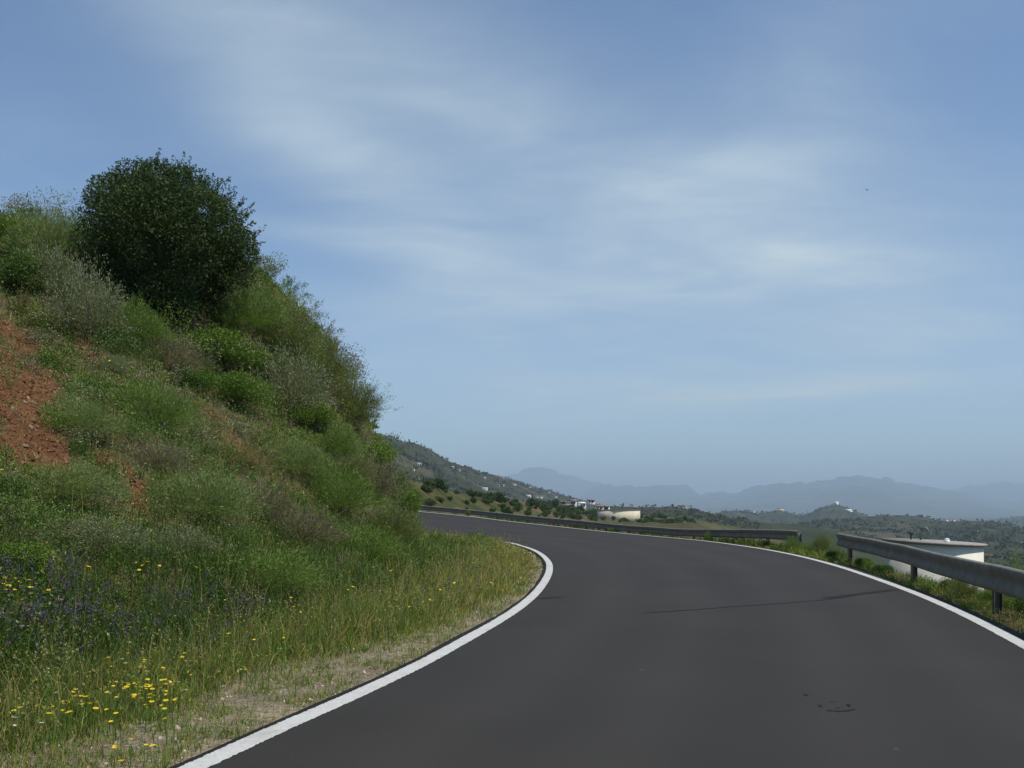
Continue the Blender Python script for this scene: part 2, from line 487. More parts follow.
# ------------------------------------------------------------------ road, painted edge lines, seam
def strip(L, N, a, b, dz, name, mat, skirt=None, i0=0, i1=None):
    L = L[i0:i1]; N = N[i0:i1]
    P = L + N * a; Q = L + N * b
    zp = zr(P[:, 0], P[:, 1]) + dz; zq = zr(Q[:, 0], Q[:, 1]) + dz
    v = np.concatenate([np.column_stack([P, zp]), np.column_stack([Q, zq])]); n = len(L)
    wj = (fbm(np.arange(n) * .45, np.zeros(n), 3, 5) - .5) * .022; wk = (fbm(np.arange(n) * .5, np.ones(n), 3, 6) - .5) * .022
    v[:n, :2] += N * wj[:, None]; v[n:, :2] += N * wk[:, None]
    k = np.arange(n - 1); f = np.stack([k, k + n, k + n + 1, k + 1], 1)
    return mesh(name, v, f, mat)


def dense(L, N, k=14):
    n = len(L); t = np.linspace(0, n - 1, (n - 1) * k + 1)
    return np.column_stack([np.interp(t, np.arange(n), L[:, q]) for q in (0, 1)]), np.column_stack([np.interp(t, np.arange(n), N[:, q]) for q in (0, 1)])


def build_road():
    n = 340; m = 25
    def res(Lq):
        a = np.concatenate([[0], np.cumsum(np.linalg.norm(np.diff(Lq, axis=0), axis=1))]); a /= a[-1]; t = np.linspace(0, 1, n)
        return np.column_stack([np.interp(t, a, Lq[:, 0]), np.interp(t, a, Lq[:, 1])])
    A = res(LI - NI * .16); B = res(LO + NO * .20)
    k = np.linspace(0, 1, m)[None, :, None]
    P = A[:, None, :] * (1 - k) + B[:, None, :] * k
    wob = (vnoise(np.arange(n) * .7, np.zeros(n), 4) - .5) * .05
    P[:, 0, 0] += wob; P[:, -1, 0] += wob[::-1]
    Z = zr(P[..., 0], P[..., 1])
    v = np.concatenate([P, Z[..., None]], -1).reshape(-1, 3)
    s = np.concatenate([[0], np.cumsum(np.linalg.norm(np.diff((A + B) / 2, axis=0), axis=1))])
    uv = np.stack([np.broadcast_to(np.linspace(0, 1, m)[None, :], (n, m)), np.broadcast_to(s[:, None], (n, m))], -1).reshape(-1, 2)
    i = np.arange(n - 1)[:, None] * m; j = np.arange(m - 1)[None, :]
    f = np.stack([i + j, i + j + 1, i + m + j + 1, i + m + j], -1).reshape(-1, 4)
    # edge skirts down into the ground
    base = len(v); e0 = np.arange(n) * m; e1 = e0 + m - 1
    sk0 = v[e0] - [0, 0, .12]; sk1 = v[e1] - [0, 0, .12]; v = np.vstack([v, sk0, sk1]); uv = np.vstack([uv, uv[e0], uv[e1]])
    q = np.arange(n - 1)
    fs0 = np.stack([base + q, e0[q], e0[q + 1], base + q + 1], 1); fs1 = np.stack([e1[q], base + n + q, base + n + q + 1, e1[q + 1]], 1)
    o = mesh('road', v, np.vstack([f, fs0, fs1]), M['asphalt'], uv=uv, smooth=False); tag(o, kind='structure')
    for nm, (L, N), a, b in (('road_line', dense(LI, NI), -.085, .085), ('road_line', dense(LO, NO), -.085, .085)):
        tag(strip(L, N, a, b, .004, nm, M['paint']), kind='structure')


build_road()
mb = MB()


def tar_strip(mb, pts, w0):
    P = smooth_line(spline(pts, 14), 3); N = normals2(P); n = len(P)
    w = w0 * (.55 + .9 * fbm(np.arange(n) * .35, np.zeros(n), 3, 3)); j = (fbm(np.arange(n) * .5, np.ones(n), 3, 9) - .5)[:, None] * .05
    a = P + N * (j - w[:, None] / 2); b = P + N * (j + w[:, None] / 2); z = zr(a[:, 0], a[:, 1]) + .004
    k = np.arange(n - 1); mb.add(np.vstack([np.column_stack([a, z]), np.column_stack([b, z])]), np.stack([k, k + n, k + n + 1, k + 1], 1))


tar_strip(mb, [(1.93, 13.1), (2.7, 13.5), (3.6, 14.05), (4.5, 14.55), (5.3, 15.1), (6.0, 15.75)], .045)
tar_strip(mb, [(5.3, 15.3), (5.9, 15.8), (6.6, 16.4), (7.2, 16.95)], .20)
tar_strip(mb, [(.46, 15.2), (.62, 15.35), (.85, 15.4)], .16)
tag(mb.build('road_crack', M['tar']), kind='structure')
mb = MB()
for (pts, w) in [([(2.36, 6.74), (2.42, 6.70), (2.50, 6.71), (2.57, 6.78)], .022), ([(2.34, 6.84), (2.37, 6.92)], .014), ([(2.56, 6.86), (2.60, 6.95)], .016), ([(2.37, 7.26), (2.39, 7.32)], .022), ([(2.47, 7.02), (2.53, 7.03)], .012), ([(2.44, 6.80), (2.50, 6.83)], .012)]:
    tar_strip(mb, pts, w)
M['scuff'] = noisy('scuff', (.022, .021, .020), .4, 60, .9, 0, .1)
tag(mb.build('road_scrape', M['scuff']), kind='structure')

# ------------------------------------------------------------------ hills
class Ridge:
    """a range of hills with real depth: crest given as (pixel column, pixel row, distance)"""
    def __init__(s, name, crest, front, back, zfront, zback, mat, amp=.12, nscale=1.0, seed=0, step=.5, p=1.25, nv=70, crest_noise=0.0):
        c = np.array(crest, float); s.px = c[:, 0]; s.front, s.back, s.zf, s.zb = front, back, zfront, zback
        s.d = c[:, 2]; s.zc = EYE + (HZ - c[:, 1]) / F * c[:, 2]; s.amp, s.ns, s.seed, s.p, s.cn = amp, nscale, seed, p, crest_noise
        px = np.arange(c[0, 0], c[-1, 0] + .01, step); v = np.concatenate([np.linspace(-1, 0, nv), np.linspace(0, 1, nv // 3)[1:]])
        PX, V = np.meshgrid(px, v); d = np.interp(PX, s.px, s.d)
        Y = np.where(V < 0, d + V * (d - s.foot(PX)), d + V * s.back)
        X = (PX - 512) / F * Y; Z = s.z(X, Y)
        n, m = len(v), len(px); i = np.arange(n - 1)[:, None] * m; j = np.arange(m - 1)[None, :]
        f = np.stack([i + j, i + j + 1, i + m + j + 1, i + m + j], -1).reshape(-1, 4)
        s.o = mesh(name, np.stack([X, Y, Z], -1).reshape(-1, 3), f, mat, smooth=True); tag(s.o, kind='structure')
    def foot(s, px):
        return s.front(px) if callable(s.front) else np.full(np.shape(px), float(s.front))
    def zfoot(s, px):
        return s.zf(px) if callable(s.zf) else s.zf
    def z(s, x, y):
        x = np.asarray(x, float); y = np.asarray(y, float); px = 512 + F * x / y
        d = np.interp(px, s.px, s.d); zc = np.interp(px, s.px, s.zc); ft = s.foot(px)
        v = np.where(y < d, (d - y) / np.maximum(d - ft, 1), (y - d) / s.back)
        v = np.clip(v, 0, 1.0); e = np.where(y < d, s.zfoot(px), np.minimum(s.zb, s.zfoot(px)))
        prof = 1 - v ** s.p; prof = prof * (1 - .25 * np.sin(np.pi * v) ** 2)
        hgt = np.abs(zc - e); k = s.ns
        nz = (fbm(x / k, y / k, 5, s.seed) - .5) * 2 * s.amp * hgt * np.sin(np.pi * np.clip(v, 0, 1)) ** .8
        cz = (fbm(x / k * 8, y / k * 8, 3, s.seed + 5) - .5) * s.cn
        edge = sstep(s.px[0], s.px[0] + 10, px) * sstep(s.px[-1], s.px[-1] - 10, px)
        return e + (zc - e) * prof + nz + cz * (1 - v)


hm_near = hill_mat('near_hill_ground', (.034, .042, .016), (.075, .074, .030), (.125, .105, .05), 8.0, (.15, .10, .055))
hm_ridge = hill_mat('ridge_ground', (.020, .027, .014), (.040, .045, .025), (.075, .07, .046), 1.0, (.12, .10, .065))
hm_mid = hill_mat('mid_hill_ground', (.020, .028, .013), (.038, .045, .021), (.072, .068, .040), 1.0, (.12, .088, .058))
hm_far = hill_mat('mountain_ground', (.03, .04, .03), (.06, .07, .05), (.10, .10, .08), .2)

N1 = Ridge('hillside', [(330, 452, 130), (380, 470, 150), (400, 477, 158), (415, 482, 165), (430, 485, 175), (445, 489, 185), (470, 494, 205), (500, 498, 240), (540, 504, 320), (560, 507, 400),
                        (600, 511, 480), (640, 515, 500), (700, 521, 500), (760, 532, 480), (830, 565, 440), (900, 610, 420), (940, 640, 400)],
           lambda px: np.interp(px, [380, 640, 760, 900], [100, 104, 110, 125]), 120, lambda px: np.interp(px, [640, 700, 830, 900], [-4.5, -9, -50, -66]), -30, hm_near, .07, 45, 11, p=1.1, nv=110, crest_noise=1.0)
M1 = Ridge('hill', [(540, 514, 800), (575, 511, 850), (600, 508, 900), (640, 507, 950), (660, 506, 950), (672, 507, 950), (690, 509, 950), (703, 512, 950), (717, 515, 950), (740, 519, 950), (790, 524, 950), (840, 532, 900), (900, 545, 850)],
           450, 500, -42, -60, hm_mid, .16, 160, 21, crest_noise=5)
M3 = Ridge('hill', [(780, 528, 1500), (820, 521, 1600), (850, 518.5, 1650), (870, 517.5, 1700), (885, 516, 1700), (900, 515.5, 1700), (925, 517.5, 1650), (940, 520.5, 1600), (955, 522, 1550), (975, 522, 1500), (990, 521.5, 1500), (1010, 525, 1450),
                    (1040, 530, 1400), (1090, 526, 1400), (1150, 520, 1500), (1300, 515, 1600)], 380, 900, -62, -60, hm_mid, .42, 230, 23, crest_noise=6, nv=130)
M2 = Ridge('hill', [(660, 519, 2600), (700, 515, 2700), (718, 513, 2700), (735, 510, 2700), (745, 511, 2700), (757, 514, 2700), (765, 513, 2700), (778, 511, 2700), (787, 511.5, 2700), (800, 516, 2800), (812, 512, 2800), (820, 507.5, 2800),
                    (832, 505.5, 2800), (842, 506, 2800), (848, 508, 2800), (857, 512, 2800), (868, 516, 2800), (885, 517, 2800), (900, 519, 2800), (960, 524, 2800), (1040, 528, 2800)], 1300, 900, -62, -60, hm_mid, .36, 300, 25, crest_noise=7)
M4 = Ridge('hill', [(930, 526, 4500), (970, 523, 4500), (995, 520, 4600), (1010, 517.5, 4600), (1024, 516, 4600), (1060, 513, 4600), (1150, 511, 4600), (1300, 513, 4600)], 2300, 1500, -62, -60, hm_mid, .2, 500, 27, crest_noise=10)
RG = Ridge('ridge', [(150, 330, 1100), (300, 400, 1150), (385, 437, 1250), (400, 442, 1300), (413, 445, 1350), (431, 451, 1400), (446, 461, 1500), (462, 466.5, 1600), (481, 472, 1700), (501, 477, 1850), (524, 484, 2000), (546, 490.5, 2150), (575, 499, 2350),
                     (600, 505, 2500), (630, 509, 2600), (680, 514, 2700), (740, 519, 2700)], 380, 900, -40, -60, hm_ridge, .17, 260, 33, step=.4, nv=110, crest_noise=9)
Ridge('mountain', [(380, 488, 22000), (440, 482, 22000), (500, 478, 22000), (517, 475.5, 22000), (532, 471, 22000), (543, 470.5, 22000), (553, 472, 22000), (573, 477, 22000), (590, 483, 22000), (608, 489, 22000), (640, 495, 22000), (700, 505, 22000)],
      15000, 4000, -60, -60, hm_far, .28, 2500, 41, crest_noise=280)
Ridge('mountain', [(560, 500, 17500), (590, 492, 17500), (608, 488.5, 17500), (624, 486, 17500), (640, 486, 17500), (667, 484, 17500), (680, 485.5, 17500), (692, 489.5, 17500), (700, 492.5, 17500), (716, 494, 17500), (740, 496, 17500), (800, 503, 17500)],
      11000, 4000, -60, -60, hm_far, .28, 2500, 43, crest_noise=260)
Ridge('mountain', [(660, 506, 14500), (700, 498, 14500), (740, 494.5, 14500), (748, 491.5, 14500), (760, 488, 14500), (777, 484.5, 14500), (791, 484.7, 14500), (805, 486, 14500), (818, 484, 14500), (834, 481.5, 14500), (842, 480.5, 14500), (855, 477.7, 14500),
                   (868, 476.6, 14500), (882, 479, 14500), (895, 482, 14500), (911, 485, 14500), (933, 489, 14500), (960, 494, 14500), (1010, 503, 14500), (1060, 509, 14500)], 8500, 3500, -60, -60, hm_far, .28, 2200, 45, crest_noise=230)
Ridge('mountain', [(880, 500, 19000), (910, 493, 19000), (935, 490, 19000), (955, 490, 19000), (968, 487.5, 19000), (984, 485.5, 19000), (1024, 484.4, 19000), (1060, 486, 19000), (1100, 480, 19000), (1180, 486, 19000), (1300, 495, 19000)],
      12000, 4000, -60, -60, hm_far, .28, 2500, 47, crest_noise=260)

# ------------------------------------------------------------------ haze
hz = MB().box((0, 10000, 325), (60000, 36500, 1050)).build('haze', None)
hm = bpy.data.materials.new('haze'); hm.use_nodes = True; t = NT(hm.node_tree)
pv = t.n('ShaderNodeVolumePrincipled'); pv.inputs['Color'].default_value = (.66, .85, 1.0, 1)
pv.inputs['Density'].default_value = 1.2e-4; pv.inputs['Anisotropy'].default_value = 0.1
t.l(pv.outputs[0], t.n('ShaderNodeOutputMaterial').inputs['Volume'])
hz.data.materials.append(hm); tag(hz, kind='stuff', label='thin bluish haze hanging over the valley and mountains', cat='haze')
#%%VEG

# ------------------------------------------------------------------ guardrails
M['zinc'] = noisy('zinc', (.20, .19, .15), .22, 3, .7, 0, .12, .03)
M['zinc_dark'] = noisy('zinc_dark', (.075, .072, .06), .3, 9, .7, .1, .4, .15)
M['rust'] = noisy('rust', (.14, .075, .04), .4, 20, .8)
WPROF = [(0.0, .770), (.020, .775), (.050, .772), (.074, .758), (.086, .735), (.086, .700), (.070, .660), (.046, .615), (.038, .590), (.038, .560), (.046, .535), (.070, .490), (.084, .455), (.084, .420), (.070, .395), (.035, .378), (0.0, .375)]


def arc(L):
    return np.concatenate([[0], np.cumsum(np.linalg.norm(np.diff(L, axis=0), axis=1))])


def guardrail(label, y0, y1, off, post_ys, flare, dz):
    """y0..y1 picks the stretch of the outer line; off(y) = distance from the line"""
    D, Nn = dense(LO, NO, 5)
    sel = (D[:, 1] >= y0) & (D[:, 1] <= y1) & (np.arange(len(D)) > 5) if y1 < 90 else (D[:, 1] >= y0)
    D, Nn = D[sel], Nn[sel]
    o = np.array([off(y) for y in D[:, 1]])
    P = D + Nn * o[:, None]; P = smooth_line(P, 6)
    a = arc(P); n = len(P)
    mid = n // 2
    root = empty('guardrail', (P[mid][0], P[mid][1], 0)); R0 = np.array([P[mid][0], P[mid][1], 0])
    tag(root, label, 'guardrail')
    N3 = normals2(P); zb = zr(P[:, 0], P[:, 1]) + np.array([dz(y) for y in P[:, 1]])
    prof = np.array(WPROF); th = .006
    ring = np.vstack([np.column_stack([prof[:, 0], prof[:, 1]]), np.column_stack([prof[::-1, 0] - th, prof[::-1, 1]])])
    # small sag and dents along the length, each 4 m panel a touch different
    wob = (fbm(a / 3.1, np.zeros(n), 3, 71) - .5) * .04; wz = (fbm(a / 4, np.ones(n), 3, 72) - .5) * .05
    k = len(ring)
    V = np.empty((n, k, 3))
    fl = np.zeros(n); 
    if flare: fl = flare * np.exp(-((a if y0 < 20 and False else (a[-1] - a if y0 < 25 else a)) / .7) ** 2)
    for i in range(n):
        V[i, :, :2] = P[i] - N3[i] * (ring[:, :1] + wob[i] - fl[i]); V[i, :, 2] = ring[:, 1] + zb[i] + wz[i]
    # panel laps: each panel overlaps the next by a few mm
    f = []
    for i in range(n - 1):
        for q in range(k):
            q2 = (q + 1) % k; f.append((i * k + q, i * k + q2, (i + 1) * k + q2, (i + 1) * k + q))
    caps = []
    v = V.reshape(-1, 3) - R0
    h = len(prof)
    for e in (0, n - 1):
        for q in range(h - 1): caps.append((e * k + q, e * k + q + 1, e * k + k - 2 - q, e * k + k - 1 - q))
    mesh('rail_beam', v, np.array(f + caps), M['zinc'], root, smooth=False)
    if post_ys is None:
        idx = [int(np.searchsorted(a, s)) for s in np.arange(.35, a[-1], 4.0)]
    else:
        idx = [int(np.argmin(abs(P[:, 1] - y))) for y in post_ys]
    for i in idx:
        i = min(i, n - 1); c = P[i] + N3[i] * .10; rz = math.atan2(N3[i][1], N3[i][0])
        b = MB(); zb_ = zb[i] - .9; ht = .72 + .9
        ca, sa = math.cos(rz), math.sin(rz)
        def loc(dx, dy): return (c[0] - R0[0] + dx * ca - dy * sa, c[1] - R0[1] + dx * sa + dy * ca, zb_ + ht / 2)
        b.box(loc(0, 0), (.12, .010, ht), rz); b.box(loc(-.055, 0), (.010, .10, ht - .004), rz); b.box(loc(.055, 0), (.010, .10, ht - .006), rz)
        p = b.build('post', M['zinc_dark'], root)
        b = MB(); cc = loc(-.085, 0); b.box((cc[0], cc[1], zb[i] + .575), (.055, .10, .20), rz); b.build('spacer', M['zinc_dark'], root)
    return root


guardrail('long steel guardrail sweeping round the far outer edge of the bend', 33.6, 200, lambda y: 1.15 - .35 * float(sstep(34, 46, y)), None, -.05,
          lambda y: -.05 - .25 * float(sstep(34, 50, y)))
guardrail('nearest steel guardrail, running out of the right side of the picture', 1.0, 27.9, lambda y: .52 + .32 * float(sstep(14, 28, y)), [26.6, 19.3, 13.5, 7.2, 2.0], .06,
          lambda y: -.085 * (1 - float(sstep(12, 26, y))))


# ------------------------------------------------------------------ tanks
M['tankwall'] = noisy('tankwall', (.62, .60, .50), .10, 2.2, .8, 0, .3, .1)
M['concrete'] = noisy('concrete', (.27, .26, .23), .25, 6, .9)
M['white'] = noisy('white_paint', (.74, .74, .71), .08, 4, .7)
M['cream'] = noisy('cream_wall', (.62, .54, .40), .12, .6, .85)
M['dark'] = noisy('dark_opening', (.02, .022, .025), .2, 3, .4)


def disc(mb, r, z0, z1, n=72, tilt=0.0, rin=0.0):
    th = np.arange(n) / n * 2 * math.pi; x = np.cos(th) * r; y = np.sin(th) * r
    a = np.column_stack([x, y, z0 + x * tilt]); b = np.column_stack([x, y, z1 + x * tilt])
    v = np.vstack([a, b, [[0, 0, z0]], [[0, 0, z1]]]); k = np.arange(n); k2 = (k + 1) % n
    mb.add(v, np.stack([k, k2, k2 + n, k + n], 1), np.vstack([np.stack([k2, k, np.full(n, 2 * n)], 1), np.stack([k + n, k2 + n, np.full(n, 2 * n + 1)], 1)]))


def round_tank(name, px, d, top_py, wpx, depth, label, wallm, tilt, over, fit=True):
    x = (px - 512) / F * d; ztop = EYE + (HZ - top_py) / F * d; r = wpx / F * d / 2
    root = empty(name, (x, d, ztop - depth), math.atan2(-x, d)); tag(root, label, 'water tank')
    b = MB(); disc(b, r, 0, depth - .06, tilt=tilt); b.build('wall', wallm, root, smooth=False)
    b = MB(); disc(b, r + over, depth - (.11 if not fit else .055), depth, tilt=tilt); b.build('roof', M['concrete'], root)
    if fit:
        b = MB(); b.tube([(-.35, .5, depth - .02), (-.35, .5, depth + .34)], .035).tube([(-.35, .5, depth + .34), (-.2, .45, depth + .40), (-.12, .42, depth + .30)], .035); b.build('vent_pipe', M['zinc'], root)
        b = MB(); b.tube([(-.62, .3, depth - .02), (-.62, .3, depth + .22)], .03).box((-.62, .3, depth + .24), (.16, .16, .05)); b.build('valve_post', M['zinc_dark'], root)
        b = MB(); b.tube([(.38, -.2, depth - .06), (.38, -.2, depth + .05)], .08, 12); b.tube([(.38, -.2, depth + .05), (.38, -.2, depth + .09), (.38, -.2, depth + .10)], [.08, .05, .01], 12); b.build('vent_cap', M['white'], root, smooth=True)
    return root


round_tank('water_tank', 933, 27.5, 541, 90, 3.4, 'round white water tank with a flat concrete lid just behind the nearest guardrail', M['tankwall'], -.05, .10)
round_tank('water_tank', 618.5, 350, 509.6, 43, 5.5, 'wide cream water tank far off on the green hillside above the long guardrail', M['cream'], 0, .25, False)

# ------------------------------------------------------------------ far houses
M['rooftile'] = noisy('roof_tile', (.27, .16, .12), .3, 2, .9)
M['pinkwall'] = noisy('pink_wall', (.40, .27, .20), .15, .6, .85)


def house(px, py, d, w, dp, h, rz, wall, roof, label, group=None, gable=True):
    if d < 600: w, dp, h = w * .5, dp * .5, h * .62
    x = (px - 512) / F * d; z = EYE + (HZ - py) / F * d - h * .45
    root = empty('house', (x, d, z), rz); tag(root, label, 'house', group)
    b = MB().box((0, 0, h / 2 - 1.0), (w, dp, h + 2.0)); b.build('wall', wall, root)
    b = MB()
    if gable:
        ow, od, rh = w / 2 + .35, dp / 2 + .35, dp * .22
        b.add([(-ow, -od, h), (ow, -od, h), (ow, od, h), (-ow, od, h), (-ow, 0, h + rh), (ow, 0, h + rh)], [(0, 1, 5, 4), (2, 3, 4, 5), (0, 3, 2, 1)], [(0, 4, 3), (1, 2, 5)])
    else:
        b.box((0, 0, h + .14), (w + .3, dp + .3, .28))
    b.build('roof', roof, root)
    for k in range(max(2, int(w / 3.2))):
        q = MB().box((-w / 2 + (k + .5) * w / max(2, int(w / 3.2)), -dp / 2 - .02, h * .55), (1.0, .06, 1.2)); q.build('window', M['dark'], root)
    q = MB().box((w * .08, -dp / 2 - .02, 1.05), (.95, .07, 2.1)); q.build('door', M['bark'], root)
    return root


T, Wt, Pk, Cr = M['rooftile'], M['white'], M['pinkwall'], M['cream']
for a in [(567.5, 507.6, 470, 9, 7, 3.2, .3, Pk, T, 'low pinkish house with a tiled roof, leftmost of the far village'),
          (573.5, 503.4, 490, 6.5, 7, 4.0, -.2, Wt, T, 'bright white gabled house between the pinkish house and the trees of the far village'),
          (581.5, 505.4, 480, 7, 7, 3.2, .5, Wt, M['white'], 'bright white house just right of the gabled village house'),
          (591.0, 501.8, 560, 9, 6, 2.6, .1, Wt, T, 'white house standing highest behind the far village roofs'),
          (599.0, 508.2, 520, 9, 7, 3.2, .2, Cr, T, 'cream house left of the far cream water tank'),
          (606.8, 508.6, 530, 6, 6, 3.4, -.3, Wt, T, 'small white house nearest the left side of the far cream tank'),
          (563, 503.2, 500, 6, 5, 2.2, .2, Pk, T, 'small brown house half hidden behind the pinkish village house'),
          (847, 512.6, 2600, 26, 14, 12, .2, Wt, M['white'], 'white house just below the top of the pointed hill'),
          (836.7, 504.6, 2790, 8, 8, 16, 0, Wt, M['white'], 'narrow white tower on top of the pointed hill'),
          (780.5, 510.2, 2690, 17, 10, 8, .1, Cr, T, 'pale farmhouse on the crest of the rounded hill left of the pointed hill'),
          (753, 513.6, 2690, 14, 12, 12, .3, Wt, T, 'small white house in the dip between two rounded hills'),
          (732, 517.2, 2500, 22, 14, 8, .4, Wt, T, 'white house low on the flank of the left rounded hill'),
          (946, 521.2, 1560, 6, 6, 5, 0, Wt, T, 'left one of two white houses on the skyline above the round white tank'),
          (952.5, 521.2, 1550, 6, 6, 5, .4, Wt, T, 'right one of two white houses on the skyline above the round white tank'),
          (1015, 530.2, 1430, 9, 7, 4, .2, Wt, T, 'white house on the hillside at the far right'),
          (683.5, 507.0, 945, 4, 3.5, 2.6, .2, Cr, T, 'pale house on the crest of the low hill right of the far cream tank'),
          (632, 506.4, 945, 3.5, 3.5, 3, .2, Wt, T, 'white house behind the trees just above the far cream tank')]:
    house(*a)
G = 'white houses scattered over the long grey ridge'
for k, (px, py) in enumerate([(484.5, 489.6), (417.5, 479.5), (484.5, 478.5), (498, 486), (502.5, 485.8), (514, 484.9), (530, 488.2), (536.5, 488.4), (528.5, 496.6), (536, 497.2), (541, 498.5), (459, 470.5), (452.5, 467.8), (413, 470), (419.5, 464.8), (502.5, 477.6), (549, 493), (556, 497.5)]):
    d = 1150.0
    yy = np.linspace(420, 2300, 900); xx = (px - 512) / F * yy; hh = RG.z(xx, yy); zz = EYE + (HZ - py) / F * yy; kk = np.argmax(hh >= zz)
    d = yy[kk] if hh[kk] >= zz[kk] else float(np.interp(px, RG.px, RG.d))
    s_ = d / 1000
    w = [10, 6, 5, 6, 6, 8, 6, 5, 9, 9, 7, 5, 5, 5, 7, 5, 4, 5][k] * (.42 + .3 * s_)
    house(px, py, d - 2, w, w * .7, 2.6 * (.5 + .3 * s_) + .6, (k * 1.7) % 1 - .4, Wt if k % 3 else Cr, T if k % 2 else Wt, 'tiny white house far away on the flank of the long grey ridge', G)

# ------------------------------------------------------------------ plants: leaf and blade builders
def unit(v): return v / (np.linalg.norm(v, axis=-1, keepdims=True) + 1e-9)


def leaf_quads(P, D, L, Wd, col, flat=.0):
    """diamond leaves at P pointing along D"""
    n = len(P); D = unit(D); r = rng.normal(size=(n, 3)); S = unit(np.cross(D, r))
    L = np.broadcast_to(L, (n,))[:, None]; Wd = np.broadcast_to(Wd, (n,))[:, None]
    v = np.stack([P, P + D * L * .45 + S * Wd * .5, P + D * L, P + D * L * .45 - S * Wd * .5], 1).reshape(-1, 3)
    return v, np.arange(4 * n).reshape(n, 4), np.repeat(col, 4, axis=0)


def blades(P, Hh, lean, Wd, col, curve=.5):
    """grass blades: 5 vertices, a quad and a tip triangle; lean = horizontal drift (n,2)"""
    n = len(P); th = rng.uniform(0, 2 * math.pi, n); S = np.column_stack([np.cos(th), np.sin(th), np.zeros(n)])
    Hh = np.broadcast_to(Hh, (n,))[:, None]; Wd = np.broadcast_to(Wd, (n,))[:, None]; Ln = np.column_stack([lean, np.zeros(n)])
    up = np.array([[0, 0, 1.]])
    m_ = P + up * Hh * .55 + Ln * Hh * .35; tip = P + up * Hh * (1 - .25 * np.linalg.norm(lean, axis=1)[:, None]) + Ln * Hh
    v = np.stack([P - S * Wd / 2, P + S * Wd / 2, m_ - S * Wd * .38, m_ + S * Wd * .38, tip], 1).reshape(-1, 3)
    b = np.arange(n) * 5
    q = np.stack([b, b + 1, b + 3, b + 2], 1); t3 = np.stack([b + 2, b + 3, b + 4], 1)
    return v, q, t3, np.repeat(col, 5, axis=0)


def vary(cols, n, w=None, jit=.18):
    """random mixture of palette colours"""
    cols = np.array(cols); k = rng.choice(len(cols), n, p=w); k2 = rng.choice(len(cols), n, p=w); f = rng.random((n, 1)) * .5
    c = cols[k] * (1 - f) + cols[k2] * f
    return c * (1 + rng.normal(0, jit, (n, 1)))


LUSH = (.062, .155, .014); GREEN = (.105, .190, .024); OLIVE = (.130, .158, .038); GREY = (.19, .20, .11); PALE = (.225, .275, .10); YG = (.27, .265, .05)
STRAW = (.34, .27, .11); BROWN = (.17, .12, .07); DARKG = (.035, .06, .016); MAUVE = (.13, .10, .11); SILVER = (.20, .215, .15)


def blob_cloud(n, blobs, shell=.55):
    """points spread through a set of ellipsoid lumps: returns points and outward directions"""
    B = np.array(blobs, float); vol = (B[:, 3] * B[:, 4] * B[:, 5]) ** .72; k = rng.choice(len(B), n, p=vol / vol.sum())
    d = unit(rng.normal(size=(n, 3))); rad = 1 - np.abs(rng.normal(0, 1 - shell, n)) * .6; rad = np.clip(rad, .05, 1.12)
    p = B[k, :3] + d * B[k, 3:6] * rad[:, None]
    return p, d, k


def shrub_blobs(R, Ht, n=16, low=.15):
    out = []
    for _ in range(n):
        a = rng.uniform(0, 2 * math.pi); e = rng.uniform(-.1, 1) ** 1.0; q = rng.uniform(.35, .72)
        rr_ = R * q * math.cos(e * 1.2); out.append((rr_ * math.cos(a), rr_ * math.sin(a), Ht * (.42 + .42 * e * q) + low * 0, R * rng.uniform(.28, .46), R * rng.uniform(.28, .46), Ht * rng.uniform(.2, .34)))
    out.append((0, 0, Ht * .45, R * .6, R * .6, Ht * .42)); return out


def stems(mb, R, Ht, n=9, r0=.03, z0=-.15):
    for _ in range(n):
        a = rng.uniform(0, 2 * math.pi); q = rng.uniform(.2, .75)
        p0 = np.array((rng.normal(0, .05), rng.normal(0, .05), z0)); p2 = np.array((R * q * math.cos(a), R * q * math.sin(a), Ht * rng.uniform(.55, .85)))
        p1 = p0 * .5 + p2 * .5 + np.array((0, 0, Ht * .08)) + rng.normal(0, .04, 3)
        mb.tube([p0, p1, p2], [r0, r0 * .65, r0 * .2], 5)


def make_leafy(R, Ht, n, pal, w, L=.05, Wd=.03, name='shrub', seed_low=False):
    p, d, k = blob_cloud(n, shrub_blobs(R, Ht)); keep = p[:, 2] > .0; p, d, k = p[keep], d[keep], k[keep]
    tone = 1 + (rng.random(40)[k] - .5)[:, None] * .35
    D = unit(d * .8 + rng.normal(0, .7, p.shape) + np.array((0, 0, .35)))
    return leaf_quads(p, D, L * rng.uniform(.6, 1.3, len(p)), Wd * rng.uniform(.6, 1.2, len(p)), vary(pal, len(p), w) * tone)


